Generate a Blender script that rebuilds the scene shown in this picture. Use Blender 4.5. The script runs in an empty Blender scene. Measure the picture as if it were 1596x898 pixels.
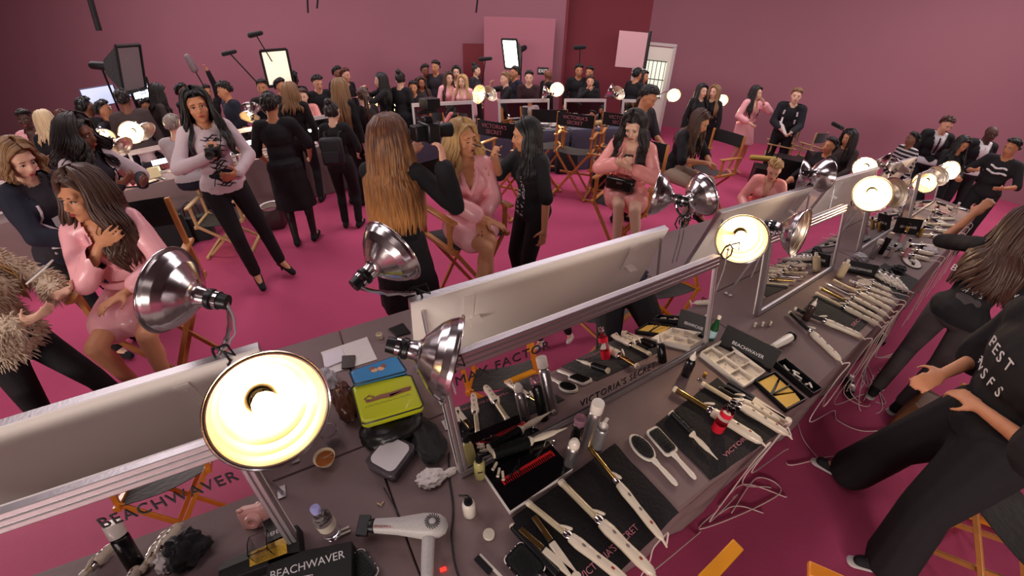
import bpy, math, random
from mathutils import Vector, Matrix, noise
random.seed(7)
C = bpy.context.scene.collection
PI = math.pi
# ---------------------------------------------------------------- camera (wide fisheye lens, 2.15 m up, looking down)
F_, M_, PT, RL, CH = 584., .75, math.radians(35.2), math.radians(1.93), 2.15
def ray(px, py):
    """direction in the world of the sight line through a point of the 1596x898 photograph"""
    x = px-798.; y = 449.-py; r = math.hypot(x, y)+1e-9
    th = math.atan(r/F_*M_)/M_
    a, b, f = math.sin(th)*x/r, math.sin(th)*y/r, math.cos(th)
    c, s = math.cos(RL), math.sin(RL)
    a, b = c*a-s*b, s*a+c*b
    c, s = math.cos(PT), math.sin(PT)
    return Vector((a, f*c+b*s, b*c-f*s))
def P(px, py, z):
    d = ray(px, py); return Vector((0, 0, CH))+d*((z-CH)/d.z)
def PD(px, py, hd):
    d = ray(px, py); return Vector((0, 0, CH))+d*(hd/math.hypot(d.x, d.y))
def PS(px, py, sl): return Vector((0, 0, CH))+ray(px, py)*sl
AL = math.atan2(.518, .855)                       # heading of the main row of tables
def T(s, t, z=0.):
    return Vector((s*.8553+t*.5182, s*.5182-t*.8553, z))
def mirror_t(z): return -.70-.13*(z-.75)/.52      # the row's mirrors lean back

cd = bpy.data.cameras.new('camera'); cam = bpy.data.objects.new('camera', cd); C.objects.link(cam)
bpy.context.scene.camera = cam
cam.location = (0, 0, CH)
cam.rotation_euler = (Matrix.Rotation(PI/2-PT, 3, 'X') @ Matrix.Rotation(RL, 3, 'Z')).to_euler()
cd.type = 'PANO'; cd.sensor_fit = 'HORIZONTAL'; cd.sensor_width = 36; cd.sensor_height = 36*898/1596
cy = cd if hasattr(cd, 'panorama_type') else cd.cycles
cy.panorama_type = 'FISHEYE_LENS_POLYNOMIAL'; cy.fisheye_fov = math.radians(170)
for i, k in enumerate((0, -0.0764018369, 0.000164516808, 7.39376848e-05, -1.64267618e-06)): setattr(cy, 'fisheye_polynomial_k%d' % i, k)
cd.clip_start = .02

# ---------------------------------------------------------------- materials
def lin(c):
    o = []
    for v in c[:3]:
        v = v/255.; o.append(v/12.92 if v <= .04045 else ((v+.055)/1.055)**2.4)
    return (*o, 1.)
MATS = {}
def mat(name, rgb=(128,128,128), rough=.6, metal=0., bump=0., bscale=60., var=0., vscale=8., emit=0., trans=0., ior=1.45, sheen=0., coat=0., alpha=1., aniso=None, stretch=None):
    if name in MATS: return MATS[name]
    m = bpy.data.materials.new(name); m.use_nodes = True; nt = m.node_tree; N = nt.nodes; L = nt.links
    b = N['Principled BSDF']; col = lin(rgb)
    b.inputs['Base Color'].default_value = col; b.inputs['Roughness'].default_value = rough; b.inputs['Metallic'].default_value = metal
    b.inputs['IOR'].default_value = ior
    if trans: b.inputs['Transmission Weight'].default_value = trans
    if sheen: b.inputs['Sheen Weight'].default_value = sheen
    if coat: b.inputs['Coat Weight'].default_value = coat
    if alpha < 1: b.inputs['Alpha'].default_value = alpha
    if emit:
        b.inputs['Emission Color'].default_value = col; b.inputs['Emission Strength'].default_value = emit
    if var or bump:
        tc = N.new('ShaderNodeTexCoord'); src = tc.outputs['Object']
        if stretch:
            mp = N.new('ShaderNodeMapping'); mp.inputs['Scale'].default_value = stretch; L.new(src, mp.inputs[0]); src = mp.outputs[0]
    if var:
        n = N.new('ShaderNodeTexNoise'); n.inputs['Scale'].default_value = vscale; n.inputs['Detail'].default_value = 4
        L.new(src, n.inputs['Vector'])
        r = N.new('ShaderNodeMapRange'); r.inputs[3].default_value = 1-var; r.inputs[4].default_value = 1+var
        L.new(n.outputs[0], r.inputs[0])
        mx = N.new('ShaderNodeVectorMath'); mx.operation = 'SCALE'; mx.inputs[0].default_value = col[:3]
        L.new(r.outputs[0], mx.inputs['Scale']); L.new(mx.outputs[0], b.inputs['Base Color'])
    if bump:
        n = N.new('ShaderNodeTexNoise'); n.inputs['Scale'].default_value = bscale; n.inputs['Detail'].default_value = 3
        L.new(src, n.inputs['Vector'])
        bp = N.new('ShaderNodeBump'); bp.inputs['Strength'].default_value = bump; bp.inputs['Distance'].default_value = .01
        L.new(n.outputs[0], bp.inputs['Height']); L.new(bp.outputs[0], b.inputs['Normal'])
    MATS[name] = m; return m
carpet = mat('magenta carpet', (186,72,112), .95, bump=.5, bscale=260, var=.13, vscale=1.3)
wallpaint = mat('dusty pink wall paint', (154,104,117), .85, var=.05, vscale=.7)
wallshaded = mat('shaded red wall paint', (132,58,68), .85, var=.05, vscale=.7)  # the recess's shadow is put into this darker, redder colour
alu = mat('brushed aluminium', (200,196,200), .38, 1., bump=.08, bscale=90, stretch=(1,1,.05))
whiteboard = mat('white laminate board', (244,236,230), .55, var=.04, vscale=3)
silver_refl = mat('spun aluminium reflector', (218,212,214), .19, 1.)
inner_refl = mat('frosted aluminium inside', (232,218,196), .42, 1.)
mirrorglass = mat('mirror glass', (225,222,225), .01, 1.)
cloth = mat('grey table cloth', (130,110,110), .85, bump=.35, bscale=14, var=.06, vscale=5)
blackp = mat('black plastic', (20,19,22), .35)
blackm = mat('black matte metal', (26,25,28), .5, .3)
blackfab = mat('black cloth', (23,21,25), .9, bump=.5, bscale=22, sheen=.2)
whitep = mat('white plastic', (228,220,208), .3, coat=.3)
bonew = mat('ivory plastic', (222,210,190), .32, coat=.3)
goldm = mat('gold plated barrel', (196,164,100), .22, 1.)
chromem = mat('polished chrome', (220,218,220), .1, 1.)
wood = mat('varnished pine wood', (196,132,72), .4, var=.18, vscale=6, stretch=(1,1,6), coat=.2)
woodd = mat('pale wood', (206,170,120), .45, var=.12, vscale=6)
glassm = mat('clear plastic', (245,245,248), .05, trans=1., ior=1.35)
bulbm = mat('lit warm bulb', (255,205,135), .4, emit=22.)
bulbfar = mat('lit warm bulb far off', (255,205,135), .4, emit=60.)
softm = mat('lit diffuser fabric', (255,238,210), .6, emit=7.)
ledm = mat('lit white led panel', (240,246,255), .6, emit=30.)
stripm = mat('lit white light strip', (250,250,255), .6, emit=9.)
screenm = mat('glowing laptop screen', (190,196,225), .4, emit=1.1)
whitetxt = mat('white print', (225,222,224), .6)
blacktxt = mat('dark print', (30,22,30), .6)
pinktxt = mat('faded pink print', (190,120,130), .6)
redp = mat('red plastic', (205,28,34), .35)
paper = mat('white paper', (225,218,214), .8, bump=.2, bscale=30)
orangem = mat('yellow orange vinyl', (226,150,28), .4)

# ---------------------------------------------------------------- mesh builder
def basis(d, up=Vector((0,0,1))):
    d = d.normalized(); x = up.cross(d)
    if x.length < 1e-4: x = Vector((1,0,0)).cross(d)
    if x.length < 1e-4: x = Vector((0,1,0)).cross(d)
    x.normalize(); return x, d.cross(x), d
class MB:
    def __init__(s): s.v = []; s.f = []
    def box(s, c, sz, R=None, tap=1.):
        c = Vector(c); n = len(s.v)
        for dz in (-.5, .5):
            k = tap if dz > 0 else 1
            for dx, dy in ((-.5,-.5),(.5,-.5),(.5,.5),(-.5,.5)):
                p = Vector((dx*sz[0]*k, dy*sz[1]*k, dz*sz[2]))
                s.v.append(c+(R @ p if R else p))
        s.f += [tuple(n+i for i in q) for q in ((0,3,2,1),(4,5,6,7),(0,1,5,4),(1,2,6,5),(2,3,7,6),(3,0,4,7))]
        return s
    def rings(s, rs, cap=True):
        n0 = len(s.v); k = len(rs[0])
        for r in rs: s.v += [Vector(p) for p in r]
        for i in range(len(rs)-1):
            for j in range(k):
                a = n0+i*k+j; b = n0+i*k+(j+1) % k
                s.f.append((a, b, b+k, a+k))
        if cap:
            s.f.append(tuple(n0+j for j in reversed(range(k))))
            s.f.append(tuple(n0+(len(rs)-1)*k+j for j in range(k)))
        return s
    def cyl(s, a, b, r1, r2=None, n=12, cap=True):
        a = Vector(a); b = Vector(b); r2 = r1 if r2 is None else r2
        x, y, d = basis(b-a)
        rs = [[c+x*(r*math.cos(2*PI*j/n))+y*(r*math.sin(2*PI*j/n)) for j in range(n)] for c, r in ((a, r1), (b, r2))]
        return s.rings(rs, cap)
    def caps(s, a, b, r1, r2=None, n=12, k=3):
        """a limb: tapered, both ends rounded"""
        a = Vector(a); b = Vector(b); r2 = r1 if r2 is None else r2
        x, y, d = basis(b-a); rs = []
        for i in range(k+1):
            t = PI/2*(1-i/k); rs.append((a-d*(r1*math.sin(t)), max(r1*math.cos(t), 1e-4)))
        for i in range(k+1):
            t = PI/2*i/k; rs.append((b+d*(r2*math.sin(t)), max(r2*math.cos(t), 1e-4)))
        return s.rings([[c+x*(r*math.cos(2*PI*j/n))+y*(r*math.sin(2*PI*j/n)) for j in range(n)] for c, r in rs])
    def ell(s, c, r, R=None, n=12, m=8):
        c = Vector(c); rs = []
        for i in range(m+1):
            t = -PI/2+PI*i/m; z = math.sin(t); q = max(math.cos(t), 2e-3)
            ring = []
            for j in range(n):
                p = Vector((r[0]*q*math.cos(2*PI*j/n), r[1]*q*math.sin(2*PI*j/n), r[2]*z))
                ring.append(c+(R @ p if R else p))
            rs.append(ring)
        return s.rings(rs)
    def lathe(s, o, d, prof, n=24, cap=False, up=Vector((0,0,1))):
        """prof: (distance along d, radius)"""
        o = Vector(o); x, y, d = basis(Vector(d), up)
        return s.rings([[o+d*h+x*(r*math.cos(2*PI*j/n))+y*(r*math.sin(2*PI*j/n)) for j in range(n)] for h, r in prof], cap)
    def tube(s, pts, r, n=6, cap=True):
        pts = [Vector(p) for p in pts]; m = len(pts); rr = r if isinstance(r, (list, tuple)) else [r]*m
        rs = []; up = Vector((.03,.02,1))
        t0 = (pts[1]-pts[0]).normalized(); x = up.cross(t0)
        if x.length < 1e-3: x = Vector((1,0,0))
        x.normalize()
        for i, p in enumerate(pts):
            t = (pts[min(i+1, m-1)]-pts[max(i-1, 0)])
            t = t.normalized() if t.length > 1e-9 else t0
            x = (x-t*x.dot(t)); x = x.normalized() if x.length > 1e-6 else basis(t)[0]
            y = t.cross(x)
            rs.append([p+x*(rr[i]*math.cos(2*PI*j/n))+y*(rr[i]*math.sin(2*PI*j/n)) for j in range(n)])
        return s.rings(rs, cap)
    def prism(s, pts, h, M=None, z0=0.):
        n = len(s.v); k = len(pts)
        for z in (z0, z0+h):
            for p in pts:
                q = Vector((p[0], p[1], z)); s.v.append(M @ q if M else q)
        s.f.append(tuple(n+i for i in reversed(range(k)))); s.f.append(tuple(n+k+i for i in range(k)))
        for i in range(k): j = (i+1) % k; s.f.append((n+i, n+j, n+k+j, n+k+i))
        return s
    def build(s, name, m, parent=None, loc=None, rot=None, smooth=40, bevel=0., label=None):
        me = bpy.data.meshes.new(name); me.from_pydata([tuple(v) for v in s.v], [], s.f)
        if smooth:
            me.shade_smooth(); me.set_sharp_from_angle(angle=math.radians(smooth))
        if m: me.materials.append(m)
        o = bpy.data.objects.new(name, me); C.objects.link(o)
        if parent: o.parent = parent
        if loc is not None: o.location = loc
        if rot is not None: o.rotation_euler = rot
        if bevel:
            b = o.modifiers.new('bevel', 'BEVEL'); b.width = bevel; b.segments = 2; b.limit_method = 'ANGLE'; b.angle_limit = .6
        if label: o['label'] = label
        return o
def rrect(w, h, r, n=5):
    o = []
    for cx, cy, a0 in ((w/2-r, h/2-r, 0), (-w/2+r, h/2-r, PI/2), (-w/2+r, -h/2+r, PI), (w/2-r, -h/2+r, 1.5*PI)):
        for i in range(n+1):
            a = a0+PI/2*i/n; o.append((cx+r*math.cos(a), cy+r*math.sin(a)))
    return o
def thing(name, label, cat, loc=(0,0,0), rz=0., group=None, R=None):
    o = bpy.data.objects.new(name, None); C.objects.link(o); o.location = loc
    o.rotation_euler = R.to_euler() if R else (0, 0, rz)
    return tag(o, label, cat, group)
def tag(o, label, cat, group=None, kind=None):
    o['label'] = label; o['category'] = cat
    if group: o['group'] = group
    if kind: o['kind'] = kind
    return o
def struct(o): o['kind'] = 'structure'; return o
def dup(root, loc, rz=0., label=None, group=None, R=None):
    r = root.copy(); C.objects.link(r); r.location = loc; r.rotation_euler = R.to_euler() if R else (0, 0, rz)
    if label: r['label'] = label
    if group: r['group'] = group
    for ch in list(root.children):
        c = ch.copy(); C.objects.link(c); c.parent = r
        for g in ch.children:
            d = g.copy(); C.objects.link(d); d.parent = c
    return r
def text(name, body, size, m, parent, loc, rot, extrude=.0008, align='CENTER', sx=1., spacing=1.):
    c = bpy.data.curves.new(name, 'FONT'); c.body = body; c.size = size; c.extrude = extrude; c.align_x = align; c.align_y = 'CENTER'
    c.space_character = spacing; c.resolution_u = 3
    o = bpy.data.objects.new('tmp', c); C.objects.link(o); dg = bpy.context.evaluated_depsgraph_get(); dg.update()
    me = bpy.data.meshes.new_from_object(o.evaluated_get(dg), depsgraph=dg); bpy.data.objects.remove(o); bpy.data.curves.remove(c)
    me.name = name; me.materials.clear(); me.materials.append(m)
    o = bpy.data.objects.new(name, me); C.objects.link(o)
    o.parent = parent; o.location = loc
    o.rotation_euler = rot.to_euler() if isinstance(rot, Matrix) else rot; o.scale = (sx, 1, 1)
    return o
# ================================================================ the room
def slab(name, m, pts, thick, kind=True):
    b = MB(); b.prism(pts, thick); o = b.build(name, m, smooth=0)
    return struct(o)
def wallseg(name, m, a, b, z0, z1, th=.15):
    a = Vector(a); b = Vector(b); d = b-a; L = d.length; ang = math.atan2(d.y, d.x)
    o = MB().box((L/2, 0, (z1-z0)/2), (L, th, z1-z0)).build(name, m, loc=(a.x, a.y, z0), rot=(0, 0, ang), smooth=0)
    return struct(o)
fl = MB().box((0, 2, -.05), (44, 26, .1)).build('floor', carpet, smooth=0); struct(fl)
wallseg('wall_back', wallpaint, (-22, 11.5), (1.15, 11.5), 0, 6)
wallseg('wall_recess', wallshaded, (1.15, 12.6), (4.4, 12.6), 0, 6)
wallseg('wall_return', wallshaded, (1.15, 11.5), (1.15, 12.6), 0, 6)
wallseg('wall_right', wallpaint, (3.75, 12.6), (21.5, 3.6), 0, 6)
wallseg('wall_left', wallpaint, (-21.9, -10.5), (-21.9, 11.5), 0, 6)
wallseg('wall_front', wallpaint, (-22, -10.5), (21.5, -10.5), 0, 6)
wallseg('wall_side', wallpaint, (21.5, -10.5), (21.5, 3.6), 0, 6)
ce = MB().box((0, 2, 6.05), (44, 26, .1)).build('ceiling', mat('dark grey ceiling', (70,60,66), .9), smooth=0); struct(ce)
# plain pink partition booth standing out from the back wall
struct(MB().box((0, 0, 1.32), (1.68, 1.0, 2.64)).build('partition', mat('lighter pink partition paint', (170,108,122), .85, var=.04, vscale=1), loc=(-.03, 10.75, 0), smooth=0, bevel=.004))
# dark red door left of the partition
d = struct(MB().box((0,0,1.02), (.62,.05,2.04)).build('door_1', mat('dark red door paint', (118,34,44), .6), loc=(-1.22, 11.38, 0), smooth=0))
MB().cyl((.22,-.03,1.0), (.22,-.08,1.0), .02).caps((.22,-.08,1.0), (.14,-.08,1.0), .012).build('door_handle', chromem, d)
# bright doorway on the right, with a barred window leaf
dc = PD(1018, 100, 10.9)
ang = math.atan2(-9., 17.75)
dr = struct(MB().box((0,0,1.1), (.86,.05,2.2)).build('door_2', mat('pale daylit door', (225,222,208), .6), loc=(dc.x, dc.y, 0), rot=(0,0,ang), smooth=0))  # daylight on the leaf is put into its paler colour
b = MB()
for k in range(7): b.box((-.3+k*.1, -.04, 1.45), (.014, .014, .85))
for z in (1.03, 1.45, 1.88): b.box((0, -.04, z), (.66, .016, .02))
b.build('window_bars', blackm, dr, smooth=0)
MB().box((0,-.032,1.45), (.66,.012,.85)).build('window_pane', mat('daylight in door pane', (214,218,200), .4, emit=.9), dr, smooth=0)
b = MB()
for sx in (-1, 1): b.box((sx*.46, 0, 1.12), (.07, .1, 2.24))
b.box((0, 0, 2.26), (.99, .1, .07)); b.build('door_frame', mat('white door frame', (190,180,176), .5), dr, smooth=0)
# small exit sign on the partition
c = PD(846, 111, 9.95)
sg = tag(MB().box((0,0,0), (.26,.03,.17)).build('exit_sign', blackp, loc=c, smooth=0, bevel=.004), 'small black exit sign on the pink partition', 'sign')
text('lettering', 'EXIT', .1, mat('glowing sign letters', (220,210,205), .5, emit=.6), sg, (0,-.017,0), (PI/2,0,0))
# cables hanging down in front of the wall
for (a, bq, r, lab) in (((132,-30,9.4),(155,48,9.4),.045,'dark thick pipe hanging slantwise at the upper left wall'),
                       ((477,-30,10.4),(480,20,10.4),.02,'thin dark cable hanging above the group with boom microphones'),
                       ((497,-30,10.4),(494,13,10.4),.02,'shorter thin dark cable hanging beside the other one over the crowd'),
                       ((748,-40,9.6),(742,20,9.6),.02,'thin dark cable hanging over the pink partition edge')):
    p, q = PD(*a), PD(*bq); dv = (p-q).normalized(); p = q+dv*max(.3, (5.98-q.z)/dv.z)
    tag(MB().tube([q, q.lerp(p, .5)+Vector((.02,0,0)), p], r, 8).build('hanging_cable', blackm), lab, 'cable')
# overhead lamps of the hall, plus unseen fill lights
def area(x, y, z, w, h, e, col=(1,.86,.8)):
    l = bpy.data.lights.new('overhead_light', 'AREA'); l.shape = 'RECTANGLE'; l.size = w; l.size_y = h; l.energy = e; l.color = col
    o = bpy.data.objects.new('overhead_light', l); C.objects.link(o); o.location = (x, y, z)
LIGHTK = 1.
area(-8, 6.5, 5.8, 7, 4, 400*LIGHTK, (1,.86,.88)); area(1.0, 7.0, 5.8, 6, 4, 260*LIGHTK, (1,.86,.9)); area(9, 5.0, 5.8, 5, 4, 330*LIGHTK, (1,.88,.86))
area(-3.5, 1.2, 5.8, 4, 2.5, 90*LIGHTK, (1,.86,.86)); area(.5, -3.4, 5.8, 4, 2, 15*LIGHTK, (1,.88,.82))  # the camera-side light is unseen, added to lift the white mirror backs
l = bpy.data.lights.new('front_fill', 'AREA'); l.shape = 'RECTANGLE'; l.size = 8; l.size_y = 1.2; l.energy = 850; l.color = (1,.87,.78)  # unseen fill added low at the front wall to brighten the mirror backs
o = bpy.data.objects.new('front_fill', l); C.objects.link(o); o.location = (-2, -9.8, 2.6); o.rotation_euler = (PI/2, 0, 0)
w = bpy.data.worlds.new('hall air'); bpy.context.scene.world = w; w.use_nodes = True
w.node_tree.nodes['Background'].inputs[0].default_value = (.55,.42,.45,1); w.node_tree.nodes['Background'].inputs[1].default_value = .1
sc = bpy.context.scene
sc.view_settings.view_transform = 'Standard'; sc.view_settings.look = 'None'; sc.view_settings.gamma = 1; sc.view_settings.use_curve_mapping = False
sc.view_settings.exposure = 0.
# ================================================================ tables, mirrors, lamps
ROWS = {'main': (Vector((0,0,0)), AL), 'far': (Vector((-.33,7.0,0)), math.radians(21)), 'side': (Vector((-4.88,4.30,0)), math.radians(43))}
def frame(row, a, b, z=0.):
    """a along the row, b away from the camera, from the row's origin"""
    o, h = ROWS[row]; return o+Vector((a*math.cos(h)-b*math.sin(h), a*math.sin(h)+b*math.cos(h), z))
def cloth_table(row, a0, a1, b0, b1, label, group, m=cloth):
    L, W = a1-a0-.003, b1-b0-.003; c = frame(row, (a0+a1)/2, (b0+b1)/2)
    t = thing('folding_table', label, 'table', c, ROWS[row][1], group)
    MB().box((0,0,.728), (L-.03, W-.03, .028)).build('tabletop', whiteboard, t, smooth=0)
    for sx in (-1,1):
        for sy in (-1,1): MB().cyl((sx*(L/2-.12), sy*(W/2-.1), 0), (sx*(L/2-.12), sy*(W/2-.1), .713), .014, n=8).build('leg', blackm, t)
    rs = []; n = 120
    base = []
    for i in range(n):
        u = i/n*2*(L+W)
        if u < L: p = (-L/2+u, -W/2, 0, -1)
        elif u < L+W: p = (L/2, -W/2+u-L, 1, 0)
        elif u < 2*L+W: p = (L/2-(u-L-W), W/2, 0, 1)
        else: p = (-L/2, W/2-(u-2*L-W), -1, 0)
        base.append((*p, u))
    rnd = random.Random(int(a0*100)+int(b0*10))
    ph = [rnd.uniform(0, 6) for _ in range(4)]
    for z, ins, amp in ((.75,.012,0),(.7495,.004,0),(.742,0,0),(.6,0,.3),(.4,0,.7),(.2,0,.9),(.012,0,1)):
        ring = []
        for x, y, nx, ny, u in base:
            w = amp*.018*(math.sin(u*9+ph[0])+.6*math.sin(u*17+ph[1])+.4*math.sin(u*5.1+ph[2]))*min(1, 1)-abs(amp)*.004
            w = max(-.02, min(w, .004))
            ring.append((x-ins*(1 if x > 0 else -1)*(abs(x) > L/2-.01)+nx*w, y-ins*(1 if y > 0 else -1)*(abs(y) > W/2-.01)+ny*w, z))
        rs.append(ring)
    b = MB(); b.rings(rs, False); b.f.append(tuple(reversed(range(n)))); b.build('table_cloth', m, t, smooth=50)
    return t
k = 0
for side, (b0, b1) in (('near', (.17, 1.005)), ('rear', (1.005, 1.80))):
    for i in range(5):
        a0 = -4.04+2*i if i < 2 else -.04+2*(i-2)
        a0 = -2.04+2*i
        cloth_table('main', a0, a0+2, b0, b1, 'grey-clothed table %s, %s' % (('in front of the mirrors', 'behind the mirrors')[side == 'rear'],
            ['at the hair dryer end','with the oval brush','with the heap of ivory irons','beside the reaching woman','at the far end','at the far end'][i]), 'grey-clothed tables of the main row')
navy = mat('dark blue grey table cloth', (76,78,98), .85, bump=.4, bscale=12, var=.08, vscale=4)
for i, (a0, a1) in enumerate(((-2.6,-.75),(-.7,1.15),(1.2,3.0))):
    cloth_table('far', a0, a1, -.55, .25, 'blue-grey clothed table of the row by the pink partition, %s' % ['behind the blond robed woman','behind the empty black-backed chairs','behind the bearded man'][i], 'tables of the row by the pink partition', navy)
for i, (a0, a1) in enumerate(((-3.3,-1.35),(-1.3,.65),(.7,2.75))):
    cloth_table('side', a0, a1, -.45, .35, 'mauve-grey clothed table of the left row, %s' % ['at its left end','behind the woman in the white sweater','beside the woman in the black dress'][i], 'tables of the left row')

def rail_profile(b, p, q, w, th, nrm, side, groove=3):
    """an extruded aluminium rail from p to q, w wide along side, th thick along nrm, with grooves on the face"""
    p, q, nrm, side = Vector(p), Vector(q), Vector(nrm), Vector(side)
    out = [(-w/2, -th/2)]
    for i in range(groove):
        x0 = -w/2+w*i/groove; x1 = -w/2+w*(i+1)/groove
        out += [(x0+.001, th/2-.002), (x0+.004, th/2), (x1-.004, th/2), (x1-.001, th/2-.002), ]
        if i < groove-1: out += [(x1, th/2-.005)]
    out += [(w/2, -th/2)]
    rs = [[e+side*x+nrm*y for x, y in out] for e in (p, q)]
    if (q-p).cross(side).dot(nrm) > 0: rs = [list(reversed(r)) for r in rs]
    b.rings(rs)
def mirror_unit(row, a0, a1, b, flip, H, label, group, lean=.13, decal=None, low=None, strip=False):
    L = a1-a0; c = frame(row, (a0+a1)/2, b, .752)
    rz = ROWS[row][1]+(PI if flip else 0)
    t = thing('makeup_mirror', label, 'mirror', c, rz, group)
    th = math.atan2(lean, H); hh = math.hypot(H, lean)
    U = Vector((0, math.sin(th), math.cos(th))); Nn = Vector((0, -math.cos(th), math.sin(th))); X = Vector((1,0,0))
    wt, wb, wp = .062, .032, .034
    b_ = MB(); rail_profile(b_, -X*L/2+U*(hh-wt/2), X*L/2+U*(hh-wt/2), wt, .03, Nn, U, 3); b_.build('top_rail', alu, t, smooth=25)
    b_ = MB(); rail_profile(b_, -X*L/2+U*wb/2, X*L/2+U*wb/2, wb, .03, Nn, U, 2); b_.build('bottom_rail', alu, t, smooth=25)
    for s in (-1, 1):
        b_ = MB(); rail_profile(b_, X*s*(L/2-wp/2)+U*wb, X*s*(L/2-wp/2)+U*(hh-wt), wp, .03, Nn, X, 2); b_.build('side_rail', alu, t, smooth=25)
    R = Matrix((X, U, Nn)).transposed()
    MB().box(U*(hh/2)+Nn*.004, (L-.05, hh-.07, .004), R).build('mirror_glass', mirrorglass, t, smooth=0)
    MB().box(U*(hh/2)-Nn*.018, (L, hh, .008), R).build('backboard', whiteboard, t, smooth=0)
    # L brackets on the back
    for s in (-.33, .33):
        b_ = MB(); b_.box(U*(hh-.14)-Nn*.026+X*s*L, (.05, .17, .006), R)
        q = [X*s*L-Nn*.03+U*(hh-.22), X*s*L-Nn*.03+U*(hh-.19)-X*.07, X*s*L-Nn*.03+U*(hh-.06)]
        b_.box(U*(hh-.215)-Nn*.05+X*(s*L-.03), (.06, .012, .05), R)
        for zz in (.09, .19): b_.cyl(U*(hh-zz)-Nn*.028+X*s*L, U*(hh-zz)-Nn*.033+X*s*L, .004, n=8)
        b_.build('bracket', whiteboard, t, smooth=30)
    # slanting stays that hold it up
    for s in (-.47, .47):
        top = U*(hh*.9)-Nn*.03+X*s*L; foot = Vector((s*L, .24 if H > .5 else .16, .004))
        b_ = MB(); b_.tube([top, foot], .008, 6); b_.box((s*L, foot.y, .004), (.03,.05,.006)); b_.build('stay', alu, t)
    if decal:
        for body, x, up, size, sx in decal:
            text('lettering', body, size, blacktxt, t, X*x+U*up+Nn*.0075, R, extrude=.0003, sx=sx, spacing=1.15)
    if strip:
        MB().box(U*(hh*.42)+Nn*.02, (L*.42, .06, .012), R).build('light_strip', stripm, t, smooth=0)
    return t
G = 'aluminium framed mirrors along the main row'
mirror_unit('main', -1.95, -.37, .70, False, .52, 'framed mirror with dark lettering on its pink reflection, behind the pale hair dryer', G, decal=[('BEACHWAVER', .55, .395, .052, 1.0), ("VICTORIA'S SECRET", .0, .055, .04, .9)])
mirror_unit('main', .22, 1.71, .70, False, .52, 'framed mirror behind the hairspray cans, lettered and showing white shoes', G, decal=[('MAX FACTOR', -.50, .432, .05, 1.1), ("VICTORIA'S SECRET", .07, .07, .05, .95)])
mirror_unit('main', 2.25, 3.5, .70, False, .52, 'framed mirror behind the heap of ivory curling irons, between the two big lit lamps', G)
mirror_unit('main', 4.15, 5.55, .70, False, .52, 'framed mirror beyond the big round lit lamp, near the white oval tray', G)
mirror_unit('main', 6.05, 7.5, .70, False, .52, 'framed mirror near the pair of far lit lamps on the long row', G)
G = 'mirrors of the main row seen from behind'
for (a0, a1), lb in (((-1.95,-.30), 'white back of the mirror below the brown-haired woman in the pink robe, at lower left'), ((.25,1.72), 'white back of the mirror with an L bracket, below the blond robed woman'),
                     ((2.25,3.7), 'white back of the mirror below the older blond woman in the robe'), ((4.2,5.6), 'white mirror back beyond the big silver lamps, near the wall'), ((6.1,7.5), 'far white mirror back in front of the striped sweater boy')):
    mirror_unit('main', a0, a1, 1.31, True, .52, lb, G)
G = 'mirrors of the row by the pink partition'
for (a0, a1), lb in (((-1.5,-.45), 'white-framed mirror behind the photographer and blond robed woman'), ((.0,.98), 'white-framed mirror below the man holding his hands, showing a bald head'), ((1.3,2.2), 'white-framed mirror below the man resting chin on hand'), ((2.6,3.4), 'white-framed mirror behind the bearded man')):
    t = mirror_unit('far', a0, a1, 0, False, .44, lb, G, lean=.06)
    for c_ in t.children:
        if 'rail' in c_.name: c_.data.materials[0] = mat('white painted rail', (215,205,205), .5)
G = 'lit mirrors of the left row'
for (a0, a1), lb in (((-2.2,-1.2), 'small white mirror frame at the left end behind the dark-haired woman'), ((-.15,.62), 'mirror with a lit strip left of the white sweater woman'), ((.95,1.6), 'mirror with a lit strip between white sweater and black dress'), ((1.95,2.65), 'mirror with a lit strip right of the black dress')):
    t = mirror_unit('side', a0, a1, 0, False, .36, lb, G, lean=.05, strip=a0 > -1)
    for c_ in t.children:
        if 'rail' in c_.name: c_.data.materials[0] = mat('white painted rail', (215,205,205), .5)

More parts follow.
